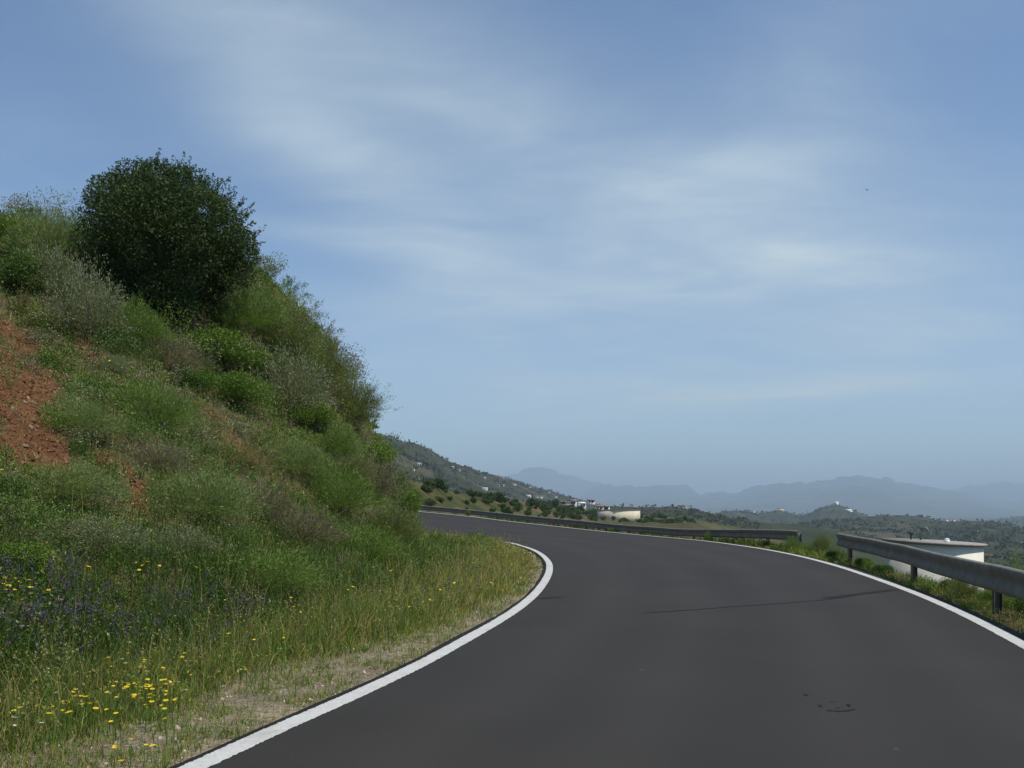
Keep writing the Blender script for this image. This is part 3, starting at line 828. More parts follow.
def make_spray(R, Ht, nspray, per, pal, w, L=.06, Wd=.012, spread=.10, up=.3, droop=.1, wild=.15):
    """stems fanning out from the base with fine leaves all along them"""
    a = rng.uniform(0, 2 * math.pi, nspray); e = np.arcsin(rng.uniform(.12, 1.0, nspray) ** .8)
    lump = 1 + (fbm(np.cos(a) * 1.6 + 5, np.sin(a) * 1.6 + e * 1.5, 3, int(rng.integers(99))) - .5) * .7
    tip = np.column_stack([np.cos(a) * np.cos(e) * R, np.sin(a) * np.cos(e) * R, np.sin(e) * Ht]) * lump[:, None] * (1 + np.abs(rng.normal(0, wild, (nspray, 1))) * .6)
    base = np.column_stack([np.cos(a) * R * .25, np.sin(a) * R * .25, np.zeros(nspray)]) * rng.random((nspray, 1))
    k = np.repeat(np.arange(nspray), per); s = rng.uniform(.12, 1.0, len(k)) ** .65
    arcz = up * Ht * s * (1 - s); p = base[k] + (tip[k] - base[k]) * s[:, None]; p[:, 2] += arcz - droop * Ht * s ** 3 * (np.cos(e[k]))
    p += rng.normal(0, spread * R, p.shape) * (.4 + .6 * (1 - s[:, None])) * .7
    d = unit(tip[k] - base[k]); D = unit(d * 1.1 + rng.normal(0, .55, p.shape) + np.array((0, 0, .25)))
    tone = (1 + (rng.random(nspray) - .5) * .45)[k][:, None]; keep = p[:, 2] > -.05
    c = vary(pal, len(k), w) * tone
    return leaf_quads(p[keep], D[keep], (L * rng.uniform(.6, 1.4, len(p)))[keep], (Wd * rng.uniform(.7, 1.3, len(p)))[keep], c[keep])


PROTO = {}


def proto(kind, var):
    key = (kind, var)
    if key in PROTO: return PROTO[key]
    R, Ht = 1.0, 1.25
    if kind == 'leafy': g = make_leafy(R, Ht, 7500, [LUSH, GREEN, OLIVE, YG], [.35, .35, .2, .1], .062, .036)
    elif kind == 'dark': g = make_leafy(R, Ht, 8000, [(.05, .08, .02), LUSH, OLIVE], [.4, .4, .2], .062, .036)
    elif kind == 'silver': g = make_spray(R, Ht, 260, 38, [SILVER, GREY, OLIVE, PALE], [.35, .3, .2, .15], .058, .020, .13)
    elif kind == 'feathery': g = make_spray(R, Ht * .9, 420, 32, [GREEN, PALE, LUSH, YG], [.45, .2, .25, .1], .10, .010, .12)
    elif kind == 'pale': g = make_spray(R, Ht * .9, 420, 30, [PALE, GREEN, GREY], [.45, .35, .2], .11, .010, .12)
    elif kind == 'dry': g = make_spray(R, Ht * .8, 240, 34, [BROWN, GREY, MAUVE, OLIVE], [.3, .3, .2, .2], .075, .010, .13)
    elif kind == 'broom': g = make_spray(R, Ht, 420, 46, [OLIVE, GREEN, PALE, BROWN, GREY], [.35, .22, .13, .15, .15], .085, .012, .12, wild=.35)
    elif kind == 'brown': g = make_spray(R, Ht * .7, 220, 30, [BROWN, STRAW, OLIVE, (.22, .11, .05)], [.35, .25, .2, .2], .08, .010, .13)
    a = mesh('foliage', g[0], g[1], M['leaf'], col=g[2]); C.objects.unlink(a)
    mb = MB(); stems(mb, R, Ht * .9, 10 if kind in ('leafy', 'dark') else 14, .022 if kind in ('leafy', 'dark') else .012)
    if kind in ('broom', 'dry', 'silver', 'brown'):
        for _ in range(26 if kind != 'silver' else 8):      # bare sprays that stick out past the leaves
            a_ = rng.uniform(0, 6.28); e_ = rng.uniform(.25, 1.3); q = rng.uniform(1.05, 1.45 if kind == 'broom' else 1.2)
            tip = np.array((math.cos(a_) * math.cos(e_) * R, math.sin(a_) * math.cos(e_) * R, math.sin(e_) * Ht)) * q
            mb.tube([tip * .15, tip * .6 + np.array((0, 0, .10)), tip * .85 + rng.normal(0, .04, 3), tip], [.010, .007, .005, .003], 4, False)
            for __ in range(4):
                s0 = tip * rng.uniform(.6, .9); mb.tube([s0, s0 + unit(tip) * .12 + rng.normal(0, .08, 3)], [.004, .002], 3, False)
    b = mb.build('stem', M['twig']); C.objects.unlink(b)
    PROTO[key] = (a, b); return PROTO[key]


def place_shrub(x, y, z, kind, var, sx, sz, label, cat='shrub', group=None, name='shrub'):
    r = empty(name, (x, y, z - .05), rng.uniform(0, 6.28)); r.scale = (sx, sx, sz); tag(r, label, cat, group)
    for o in proto(kind, var):
        c = o.copy(); C.objects.link(c); c.parent = r
    return r


# ------------------------------------------------------------------ the big round tree on the bank
def big_tree():
    h = ray_hit(184, 322); bx, by, bz = h; d = by + .2
    def P(px, py, dd=0): return np.array(((px - 512) / F * (d + dd) - bx, d + dd - by, EYE + (HZ - py) / F * (d + dd) - bz))
    m = d / F
    root = empty('tree', (bx + .13, by, bz - .02), 0, .89); tag(root, 'big round dark evergreen tree standing on the crest of the left bank', 'tree')
    mb = MB(); top = P(168, 255)
    mb.tube([(0, 0, -.4), top * .18 + (.05, 0, 0), top * .42 + (-.05, .05, 0), top * .7, top], [.24, .19, .15, .10, .05], 10)
    trunk = mb.build('trunk', M['bark'], root, smooth=True)
    cen = P(167, 240); blobs = []
    outline = [(98, 182, 30), (128, 170, 24), (158, 172, 24), (190, 182, 26), (213, 205, 22), (230, 232, 24), (216, 258, 22), (196, 280, 22), (172, 294, 24), (145, 286, 24), (118, 264, 24), (100, 238, 28), (98, 208, 26), (135, 200, 34), (175, 212, 36), (190, 245, 36), (150, 250, 40), (160, 225, 45), (180, 270, 30), (140, 225, 34), (205, 240, 28), (178, 300, 22), (188, 310, 20), (160, 305, 20), (128, 286, 18), (190, 300, 14), (146, 302, 16), (178, 318, 14), (238, 240, 15)]
    for (px, py, r) in outline:
        for s in ((-1, .35), (1, .35)) if r < 30 else ((-1, .62), (1, .62)):
            q = P(px, py); rad = r * m
            ex = (px - 167) / 90; ey = (py - 240) / 86; depth = math.sqrt(max(0, 1 - min(1, ex * ex + ey * ey))) * 82 * m
            q = q + np.array((0, s[0] * depth * (.55 + .2 * rng.random()), 0)); blobs.append((*q, rad, rad, rad * .9))
    for _ in range(55):                                   # small lumps that break the outline
        a, e = rng.uniform(0, 6.28), rng.uniform(-.6, 1.5); v = np.array((math.cos(a) * math.cos(e), math.sin(a) * math.cos(e), math.sin(e)))
        q = cen + v * np.array((80, 76, 76)) * m * rng.uniform(.74, 1.02); rad = rng.uniform(6, 17) * m; blobs.append((*q, rad, rad, rad))
    for k in range(0, len(blobs), 3):
        b = np.array(blobs[k][:3]); s0 = top * rng.uniform(.35, .9)
        mb2 = s0 * .5 + b * .5 + (0, 0, .1)
        if k == 0: lim = MB()
        lim.tube([s0, s0 * .6 + mb2 * .4, mb2], [.07, .045, .02], 5)
    lim.build('limb', M['bark'], trunk, smooth=True)
    n = 125000; p, dd, k = blob_cloud(n, blobs, .6)
    tone = (1 + (rng.random(len(blobs)) - .5) * .5)[k][:, None]
    D = unit(dd * .7 + rng.normal(0, .8, p.shape) + (0, 0, .3))
    col = vary([(.034, .060, .014), (.046, .078, .018), (.064, .098, .026), (.09, .125, .05)], n, [.32, .36, .22, .10], .2) * tone
    g = leaf_quads(p, D, .072 * rng.uniform(.6, 1.3, n), .042 * rng.uniform(.6, 1.2, n), col)
    ns = 380; a = rng.uniform(0, 6.283, ns); e = rng.uniform(-.35, 1.5, ns); v = np.column_stack([np.cos(a) * np.cos(e), np.sin(a) * np.cos(e), np.sin(e)])
    q0 = cen + v * np.array((88, 84, 84)) * m * rng.uniform(.86, 1.0, (ns, 1)); k2 = np.repeat(np.arange(ns), 44); s2 = rng.random(len(k2)); ln = rng.uniform(.12, .58, ns)
    sd_ = unit(v * .8 + rng.normal(0, .35, (ns, 3)) + (0, 0, .35)); p2 = q0[k2] + sd_[k2] * (ln[k2] * s2)[:, None] + rng.normal(0, .045, (len(k2), 3)) * (1.2 - s2)[:, None]
    g2 = leaf_quads(p2, unit(sd_[k2] + rng.normal(0, .7, p2.shape)), .062 * rng.uniform(.6, 1.3, len(k2)), .032, vary([(.042, .070, .016), (.062, .095, .025), (.085, .115, .042)], len(k2)))
    mesh('crown', np.vstack([g[0], g2[0]]), np.vstack([g[1], g2[1] + len(g[0])]), M['tree_leaf'], root, col=np.vstack([g[2], g2[2]]))


M['tree_leaf'] = plant_mat('tree_leaf', .15, .6, .18)
big_tree()

# ------------------------------------------------------------------ shrubs on the bank (pixel of the foot, width in px, kind, label)
SHRUBS = [
    (88, 338, 74, 1.15, 'silver', 'silvery grey shrub beside the top of the red earth scar, left of the big tree'),
    (55, 300, 66, 1.0, 'silver', 'silvery shrub on the upper rim of the red earth scar'),
    (22, 292, 58, 1.0, 'dark', 'dark green bush hanging over the top edge of the red earth scar'),
    (50, 262, 78, .8, 'pale', 'pale green feathery bush high on the left crest'),
    (10, 250, 60, .8, 'leafy', 'leafy green bush at the left edge of the picture above the scar'),
    (138, 346, 66, .85, 'feathery', 'yellowish green feathery shrub tucked under the left side of the big tree'),
    (75, 436, 74, .7, 'pale', 'low grey green bush below the right corner of the red earth scar'),
    (156, 432, 78, .85, 'feathery', 'bright green rounded feathery bush in the middle of the upper bank'),
    (165, 372, 90, .5, 'dry', 'brownish grey dry brush just below the big tree'),
    (222, 372, 80, .8, 'leafy', 'leafy green bush with yellowish tips right below the big tree'),
    (248, 334, 70, .8, 'feathery', 'soft green bush on the crest touching the right side of the big tree'),
    (283, 356, 62, .8, 'broom', 'olive twiggy shrub on the crest right of the big tree'),
    (320, 386, 60, .8, 'broom', 'pale twiggy shrub on the skyline halfway down the crest'),
    (352, 426, 54, .95, 'broom', 'twiggy shrub with bare sprays against the sky on the nose of the bank'),
    (236, 410, 64, .9, 'leafy', 'dense green bush below the leafy bush of the upper bank'),
    (292, 412, 80, .9, 'silver', 'grey olive shrub in the middle of the right half of the bank'),
    (334, 458, 52, .8, 'feathery', 'small vivid green bush under the skyline shrubs'),
    (300, 478, 62, .8, 'pale', 'light green feathery bush, upper one of the diagonal pair'),
    (336, 514, 78, .8, 'feathery', 'light green feathery bush, lower one of the diagonal pair'),
    (372, 476, 50, 1.0, 'leafy', 'green leafy bush on the very edge of the nose'),
    (376, 500, 58, .9, 'dry', 'reddish brown dry brush below the edge of the nose'),
    (404, 524, 44, 1.2, 'leafy', 'dark twiggy green bush at the foot of the nose beside the far road'),
    (388, 540, 56, .7, 'broom', 'brown green scrub at the foot of the nose in front of the far road'),
    (205, 520, 92, .7, 'pale', 'broad pale green bush in the middle of the lower bank'),
    (258, 520, 80, .7, 'dry', 'grey dry brush right of the broad pale green bush'),
    (60, 500, 100, .5, 'pale', 'wide low soft green bush below the red earth scar'),
    (8, 508, 60, .8, 'dark', 'dark green bush at the left edge below the red earth scar'),
    (158, 470, 64, .6, 'dry', 'grey brown dry brush right of the small bare gully'),
    (95, 552, 92, .5, 'silver', 'grey wiry low shrub left of the bare gully'),
    (25, 570, 80, .6, 'leafy', 'broad leafy green bush at the left edge of the lower bank'),
    (238, 462, 44, .5, 'brown', 'rusty dry brush in the little brown patch of the middle bank'),
    (180, 560, 74, .55, 'silver', 'grey green shrub right of the bare gully'),
    (300, 545, 90, .6, 'dry', 'mauve grey dry brush in the lower right of the bank'),
    (365, 560, 70, .6, 'feathery', 'lush green low bush near the foot of the bank at right'),
    (100, 440, 40, .5, 'brown', 'rusty dry brush at the lower right rim of the red earth scar'),
    (110, 372, 34, .6, 'silver', 'small grey shrub on the bare patch between scar and dry brush'),
    (270, 590, 90, .55, 'feathery', 'lush deep green bush at the foot of the bank in the centre left'),
    (195, 395, 50, .7, 'dark', 'dark green bush wedged between the dry brush and the dense green bush'),
    (345, 480, 46, .7, 'broom', 'olive scrub between the vivid green bush and the dry brush'),
    (265, 385, 56, .8, 'leafy', 'green leafy bush under the skyline shrubs near the tree'),
    (312, 432, 50, .8, 'leafy', 'green leafy bush above the small vivid green bush'),
]
for k, (px, py, w, asp, kind, label) in enumerate(SHRUBS):
    h = ray_hit(px, py)
    if not h or -float(sdist(LI, np.array([h[0]]), np.array([h[1]]))[0]) < 1.0 or h[1] > 52: print('dropped', label); continue
    s = w / F * h[1] * .5 * 1.12
    place_shrub(h[0], h[1], h[2], kind, k % 3, s, s * asp * 1.15, label)

# ------------------------------------------------------------------ ground plants that nobody could count
def scatter(n, az0, az1, r0, r1, pw=0.0):
    a = np.radians(rng.uniform(az0, az1, n)); r = np.exp(rng.uniform(math.log(r0), math.log(r1), n))
    return r * np.sin(a), r * np.cos(a)


PAL = np.array([LUSH, GREEN, OLIVE, GREY, PALE, YG, STRAW, BROWN])


def patchy(x, y, ti, n, low):
    """colour of ground plants by place: patches a metre or two across"""
    a = fbm(x / 1.6, y / 1.6, 3, 61); b = fbm(x / 1.1 + 9, y / 1.1, 3, 62); c = fbm(x / .5, y / .5, 2, 63)
    w = np.zeros((n, 8))
    w[:, 0] = sstep(.5, .62, a) * 1.2 + .25; w[:, 1] = .7; w[:, 2] = sstep(.45, .6, b) + .3; w[:, 3] = sstep(.55, .42, a) * .9
    w[:, 4] = sstep(.5, .65, c) * .7 + .1; w[:, 5] = .18; w[:, 6] = .05 + sstep(.55, .7, b) * .15; w[:, 7] = .06 + sstep(.56, .7, b) * .25
    foot = sstep(3.0, 1.8, ti)[:, None]                      # near the verge: yellow green and straw
    w = w * (1 - foot) + foot * np.array([[.3, .9, .35, .1, .5, .8, .5, .15]])
    nose = (sstep(3.4, 2.0, ti) * sstep(.9, .2, low))[:, None]; w = w * (1 - nose) + nose * np.array([[.05, .3, .25, .1, .5, 1.2, .9, .1]])
    lush = (sstep(1.7, 2.6, ti) * sstep(5.0, 3.2, ti))[:, None] * (.5 + .5 * low[:, None])
    w = w * (1 - lush * .75) + lush * .75 * np.array([[1.6, .7, .2, .05, .06, .06, .02, .03]])
    w /= w.sum(1, keepdims=True); cw = w.cumsum(1); k = (rng.random((n, 1)) < cw).argmax(1)
    return PAL[k] * (1 + rng.normal(0, .22, (n, 1))) * (1 - .30 * lush)


def bank_points(n, r0=4.5, r1=52):
    x, y = scatter(n, -42, 8, r0, r1); ti = -sdist(LI, x, y); k = (ti > .22) & (ti < 17); x, y, ti = x[k], y[k], ti[k]
    z = H(x, y); nx = (H(x + .05, y) - z) / .05; ny = (H(x, y + .05) - z) / .05
    return x, y, z, ti, nx, ny


def wild_grass():
    x, y, z, ti, nx, ny = bank_points(66000)
    bm = bare_mask(x, y, z); n0 = fbm(x * .9, y * .9, 4, 51); nosey = sstep(8, 14, y)
    edge = .85 - .6 * nosey
    dens = sstep(edge - .4, edge + .7, ti + (n0 - .5) * 1.4) * .95 + .05
    keep = (rng.random(len(x)) < dens * (1 - .38 * sstep(1.7, 2.4, ti) - .2 * sstep(3, 5, ti))) & (rng.random(len(x)) > bm * .93)
    x, y, z, ti, nosey = x[keep], y[keep], z[keep], ti[keep], nosey[keep]; n = len(x); r = np.hypot(x, y)
    per = 6; k = np.repeat(np.arange(n), per); col = patchy(x, y, ti, n, 1 - sstep(9, 18, y))
    tall = .10 + .26 * sstep(.7, 2.0, ti + nosey * .6) * (.5 + fbm(x / .8, y / .8, 3, 91)); tall *= (.75 + .7 * rng.random(n)); tall = tall * (1 - .45 * sstep(3.2, 5, ti)) * (.6 + .4 * sstep(1.0, 2.2, ti + nosey))
    P = np.column_stack([x, y, z])[k] + np.column_stack([rng.normal(0, .05, (n * per, 2)), np.full(n * per, -.03)])
    hgt = tall[k] * rng.uniform(.5, 1.25, n * per)
    v, q, t3, c = blades(P, hgt, rng.normal(0, .38, (n * per, 2)) + np.array((.08, -.05)), np.maximum(.006, .00075 * r[k]) * rng.uniform(.7, 1.3, n * per), col[k] * (1 + rng.normal(0, .12, (n * per, 1))))
    o = mesh('grass', v, [q, t3], M['grass'], col=c); tag(o, 'mixed green and yellowing wild grass covering the left bank', 'grass', kind='stuff')


def weeds():
    x, y, z, ti, nx, ny = bank_points(85000); bm = bare_mask(x, y, z); nosey = sstep(8, 14, y)
    dens = sstep(1.2 - .6 * nosey, 2.2 - .6 * nosey, ti) * (.55 + .45 * sstep(.42, .56, fbm(x / .9, y / .9, 3, 101)))
    keep = (rng.random(len(x)) < dens) & (rng.random(len(x)) > bm * .95); x, y, z, ti = x[keep], y[keep], z[keep], ti[keep]; n = len(x); r = np.hypot(x, y)
    per = 9; k = np.repeat(np.arange(n), per); col = patchy(x, y, ti, n, 1 - sstep(20, 34, y))
    hh = (.08 + .30 * rng.random(n) * fbm(x / 1.3, y / 1.3, 2, 111) * 1.6)
    s = rng.random(n * per)
    P = np.column_stack([x, y, z])[k]; P[:, :2] += rng.normal(0, .07, (n * per, 2)); P[:, 2] += hh[k] * s
    D = unit(rng.normal(0, 1, (n * per, 3)) + (0, 0, .5)); L = np.maximum(.035, .0022 * r[k]) * rng.uniform(.6, 1.3, n * per)
    g = leaf_quads(P, D, L, L * .45, np.where(rng.random((n * per, 1)) < .05, np.array([[.34, .34, .22]]), col[k] * (1 + rng.normal(0, .26, (n * per, 1))).clip(.3, 2)))
    o = mesh('weeds', g[0], g[1], M['leaf'], col=g[2]); tag(o, 'small leafy weeds growing thick between the bushes of the left bank', 'weeds', kind='stuff')


def tall_stalks():
    """wild oats and dry stalks with drooping heads"""
    x, y, z, ti, nx, ny = bank_points(15000, 5, 46); nosey = sstep(9, 15, y)
    dens = sstep(.9 - .5 * nosey, 1.6 - .5 * nosey, ti) * (1 - .86 * sstep(2.4, 3.4, ti)) * (.15 + .85 * sstep(.45, .58, fbm(x / .7, y / .7, 3, 121)))
    keep = rng.random(len(x)) < dens * (.5 + .4 * sstep(8, 14, y)); x, y, z, ti = x[keep], y[keep], z[keep], ti[keep]; n = len(x); r = np.hypot(x, y)
    hgt = rng.uniform(.35, .75, n); lean = rng.normal(0, .16, (n, 2)) + (.05, 0)
    col = vary([STRAW, YG, PALE, (.30, .26, .10)], n, [.4, .25, .15, .2])
    P = np.column_stack([x, y, z - .03]); v, q, t3, c = blades(P, hgt, lean, np.maximum(.0045, .0006 * r), col)
    tip = P + np.column_stack([lean * hgt[:, None], hgt * .97]); per = 6; k = np.repeat(np.arange(n), per); s = rng.random(n * per)
    Q = tip[k] - np.column_stack([lean[k] * hgt[k][:, None] * .25 * s[:, None], hgt[k] * .22 * s]) + rng.normal(0, .012, (n * per, 3))
    L = np.maximum(.022, .0014 * r[k]); g = leaf_quads(Q, unit(rng.normal(0, .6, (n * per, 3)) + (.2, 0, -.5)), L, L * .4, np.repeat(vary([STRAW, (.40, .34, .18), PALE], n, [.5, .3, .2]), per, axis=0))
    o = mesh('dry_stalks', np.vstack([v, g[0]]), [np.vstack([q, g[1] + len(v)]), t3], M['grass'], col=np.vstack([c, g[2]])); tag(o, 'straw coloured wild oat stalks along the foot of the bank', 'dry grass', kind='stuff')


def verge_litter():
    """stones and flattened dry grass on the inner verge"""
    x, y = scatter(14000, -42, 5, 3.6, 30); ti = -sdist(LI, x, y); keep = (ti > .14) & (ti < 2.4) & (rng.random(len(x)) < np.where(ti < 1.6, .9, .3)); x, y = x[keep], y[keep]; n = len(x); z = H(x, y)
    s = np.exp(rng.normal(math.log(.011), .5, n)).clip(.004, .045); base = np.array([(1, 0, 0), (-.5, .87, 0), (-.5, -.87, 0), (0, 0, .8), (0, 0, -.5)])
    rot = rng.uniform(0, 6.28, n); c_, s_ = np.cos(rot), np.sin(rot); B = base[None] * (1 + rng.normal(0, .25, (n, 5, 3)))
    X = B[..., 0] * c_[:, None] - B[..., 1] * s_[:, None]; Y = B[..., 0] * s_[:, None] + B[..., 1] * c_[:, None]
    V = np.stack([X, Y, B[..., 2]], -1) * s[:, None, None] + np.column_stack([x, y, z])[:, None]
    b = np.arange(n)[:, None] * 5; f = np.stack([np.concatenate([b + i for i in tr], 1) for tr in ((0, 1, 3), (1, 2, 3), (2, 0, 3), (1, 0, 4), (2, 1, 4), (0, 2, 4))], 1).reshape(-1, 3)
    col = np.repeat(vary([(.34, .29, .22), (.22, .18, .13), (.42, .38, .31), (.16, .12, .09)], n), 5, axis=0)
    m_, t_, b_ = principled('gravel', rough=.9, spec=.2); a_ = t_.n('ShaderNodeAttribute', attribute_name='col'); t_.l(a_.outputs['Color'], b_.inputs['Base Color'])
    o = mesh('gravel', V.reshape(-1, 3), f, m_, col=col); tag(o, 'loose gravel strewn over the verge beside the white line', 'gravel', kind='stuff')
    x, y = scatter(20000, -42, 8, 3.6, 36); ti = -sdist(LI, x, y); keep = (ti > .2) & (ti < 2.2) & (rng.random(len(x)) < .2 + .8 * sstep(.42, .6, fbm(x / .5, y / .5, 3, 131))); x, y = x[keep], y[keep]; n = len(x); P = np.column_stack([x, y, H(x, y) + .004])
    g = leaf_quads(P, unit(rng.normal(0, 1, (n, 3)) * (1, 1, .12)), rng.uniform(.03, .11, n), rng.uniform(.003, .007, n), vary([STRAW, (.42, .37, .26), BROWN, GREEN], n, [.4, .3, .18, .12]))
    o = mesh('straw_litter', g[0], g[1], M['grass'], col=g[2]); tag(o, 'flattened dry grass bits on the gravelly verge', 'straw', kind='stuff')
    # short green fringe right against the asphalt
    x, y = scatter(40000, -42, 8, 3.6, 50); ti = -sdist(LI, x, y); keep = (ti > .17) & (ti < 1.15) & (rng.random(len(x)) < .1 + .9 * sstep(.44, .58, fbm(x / .45, y / .45, 3, 141))); x, y = x[keep], y[keep]; n = len(x); k = np.repeat(np.arange(n), 5); P = np.column_stack([x, y, H(x, y) - .01])[k]; P[:, :2] += rng.normal(0, .025, (n * 5, 2)); r = np.hypot(x, y)[k]
    v, q, t3, c = blades(P, rng.uniform(.03, .12, n * 5), rng.normal(0, .5, (n * 5, 2)), np.maximum(.005, .0007 * r), vary([GREEN, LUSH, YG, STRAW], n * 5, [.4, .2, .25, .15]))
    o = mesh('fringe_grass', v, [q, t3], M['grass'], col=c); tag(o, 'short green grass fringe right along the edge of the asphalt', 'grass', kind='stuff')


def purple_patch():
    pts = []
    for (px0, px1, py0, py1, n) in [(0, 100, 565, 640, 120), (0, 150, 595, 665, 70), (70, 260, 585, 640, 70), (150, 260, 600, 650, 40), (420, 480, 560, 590, 50), (440, 500, 545, 560, 30)]:
        for _ in range(n):
            h = ray_hit(rng.uniform(px0, px1), rng.uniform(py0, py1) + 24, n=300, r1=60)
            if h: pts.append(h)
    P = np.array(pts); n = len(P); hgt = rng.uniform(.28, .48, n); lean = rng.normal(0, .15, (n, 2))
    v, q, t3, c = blades(P - (0, 0, .03), hgt, lean, .006, vary([GREEN, OLIVE], n)); per = 9; k = np.repeat(np.arange(n), per); s = rng.random(n * per)
    Q = P[k] + np.column_stack([lean[k] * hgt[k][:, None] * .9, hgt[k] * (.72 + .25 * s)]) + rng.normal(0, .012, (n * per, 3))
    g = leaf_quads(Q, unit(rng.normal(0, 1, (n * per, 3))), .026, .016, vary([(.06, .05, .11), (.085, .07, .15), (.10, .10, .10)], n * per))
    o = mesh('purple_flowers', np.vstack([v, g[0]]), [np.vstack([q, g[1] + len(v)]), t3], M['petal'], col=np.vstack([c, g[2]])); tag(o, 'dusky purple flower spikes among the grass low on the bank', 'flowers', kind='stuff')


def clods():
    x, y = scatter(60000, -42, -15, 9, 30); bm = bare_mask(x, y, None); keep = (bm > .3) & (-sdist(LI, x, y) > 2.2); x, y = x[keep], y[keep]; n = len(x); z = H(x, y)
    s = np.exp(rng.normal(math.log(.019), .55, n)).clip(.008, .075); base = np.array([(1, 0, -.2), (-.5, .87, -.2), (-.5, -.87, -.2), (.1, .1, .7), (0, 0, -.8)])
    B = base[None] * (1 + rng.normal(0, .3, (n, 5, 3))); rot = rng.uniform(0, 6.28, n); c_, s_ = np.cos(rot), np.sin(rot)
    V = np.stack([B[..., 0] * c_[:, None] - B[..., 1] * s_[:, None], B[..., 0] * s_[:, None] + B[..., 1] * c_[:, None], B[..., 2]], -1) * s[:, None, None] + np.column_stack([x, y, z])[:, None]
    b = np.arange(n)[:, None] * 5; f = np.stack([np.concatenate([b + i for i in tr], 1) for tr in ((0, 1, 3), (1, 2, 3), (2, 0, 3), (1, 0, 4), (2, 1, 4), (0, 2, 4))], 1).reshape(-1, 3)
    m_, t_, b_ = principled('clod', rough=1, spec=.1); a_ = t_.n('ShaderNodeAttribute', attribute_name='col'); t_.l(a_.outputs['Color'], b_.inputs['Base Color'])
    o = mesh('clods', V.reshape(-1, 3), f, m_, col=np.repeat(vary([SOIL, SOIL * 1.35, SOIL * .7, (.20, .13, .085)], n), 5, axis=0)); tag(o, 'crumbly red clods of earth lying on the bare scar', 'earth', kind='stuff')


def undergrowth():
    """tangled low scrub: lumps of differing plants run together"""
    x, y, z, ti, nx, ny = bank_points(2600, 6, 44); bm = bare_mask(x, y, z); keep = (ti > 2.1 - .7 * sstep(10, 16, y)) & (rng.random(len(x)) > bm * .9); x, y, z, ti = x[keep], y[keep], z[keep], ti[keep]
    x, y, z, ti = x[:760], y[:760], z[:760], ti[:760]; vs, fs, cs = [], [], []; n0 = 0
    kinds = [([LUSH, GREEN], 0), ([GREEN, YG, PALE], 0), ([GREY, OLIVE, SILVER], 1), ([BROWN, MAUVE, GREY], 1), ([OLIVE, GREEN], 1), ([PALE, GREY], 0), ([(.04, .075, .014), LUSH], 1), ([STRAW, OLIVE, BROWN], 0)]
    for i in range(len(x)):
        r = math.hypot(x[i], y[i]); R = (.10 + .20 * rng.random() ** 1.5) * (.55 + r / 26) * (1 + .75 * float(sstep(3.5, 5.5, ti[i]))); Ht = R * rng.uniform(.8, 1.6)
        nearfoot = ti[i] < 4.2 and y[i] < 26
        k = int(rng.choice(8, p=[.30, .24, .08, .06, .12, .08, .10, .02] if nearfoot else [.17, .20, .15, .07, .16, .13, .08, .04])); pal, leafy = kinds[k]
        nl = int((210 + 260 * rng.random()) * (1 + 1.2 * float(sstep(3.5, 5.5, ti[i])))); L = max(.03, .0021 * r)
        if leafy:
            p, d, kk = blob_cloud(nl, [(rng.normal(0, R * .4), rng.normal(0, R * .4), Ht * (.3 + .4 * rng.random()), R * .6, R * .6, Ht * .4) for _ in range(4)], .5)
            g = leaf_quads(p, unit(d + rng.normal(0, .8, p.shape)), L * rng.uniform(.6, 1.3, nl), L * .5, vary(pal, nl, None, .3))
        else:
            g = make_spray(R, Ht, 26, nl // 26, pal, None, L * 1.5, L * .26, .14)
        tone = rng.uniform(.72, 1.22)
        vs.append(g[0] + np.array((x[i], y[i], z[i] - .03))); fs.append(g[1] + n0); cs.append(g[2] * tone); n0 += len(g[0])
    o = mesh('undergrowth', np.vstack(vs), np.vstack(fs), M['leaf'], col=np.vstack(cs)); tag(o, 'tangled low scrub and weeds running together over the bank', 'undergrowth', kind='stuff')


undergrowth(); clods(); wild_grass(); weeds(); tall_stalks(); verge_litter(); purple_patch()

# ------------------------------------------------------------------ yellow and white wildflowers, each one its own
def flower_proto(col, R, n, cup):
    th = np.arange(n) / n * 6.283; P = np.zeros((n, 3)); D = np.column_stack([np.cos(th), np.sin(th), np.full(n, cup)])
    v = []; f = []
    for i in range(n):
        d = unit(D[i]); s = np.array((-math.sin(th[i]), math.cos(th[i]), 0)); b = len(v)
        v += [d * R * .12, d * R * .7 + s * R * .27, d * R, d * R * .7 - s * R * .27]; f.append((b, b + 1, b + 2, b + 3))
    c = np.tile(col, (len(v), 1)); b = len(v)
    ring = [(math.cos(a) * R * .28, math.sin(a) * R * .28, R * .05) for a in th]; v += ring + [(0, 0, R * .16)]; c = np.vstack([c, np.tile((.55, .30, .02), (n + 1, 1))])
    f3 = [(b + i, b + (i + 1) % n, b + n) for i in range(n)]
    o = mesh('flower_head', np.array(v), [np.array(f), np.array(f3)], M['petal'], col=c); C.objects.unlink(o); return o


YEL = [flower_proto((.82, .64, .02), 1.0, 10, .25), flower_proto((.82, .66, .05), 1.0, 9, .5), flower_proto((.82, .60, .03), 1.0, 10, .35)]
WHI = [flower_proto((.72, .72, .66), 1.0, 9, .2)]
stm = mesh('wildflower', *(lambda g: (g[0], [g[1], g[2]]))(blades(np.zeros((3, 3)) + rng.normal(0, .004, (3, 3)), 1.0, rng.normal(0, .02, (3, 2)), .012, np.ones((3, 3)))), M['grass'], col=np.tile(GREEN, (15, 1))); C.objects.unlink(stm)


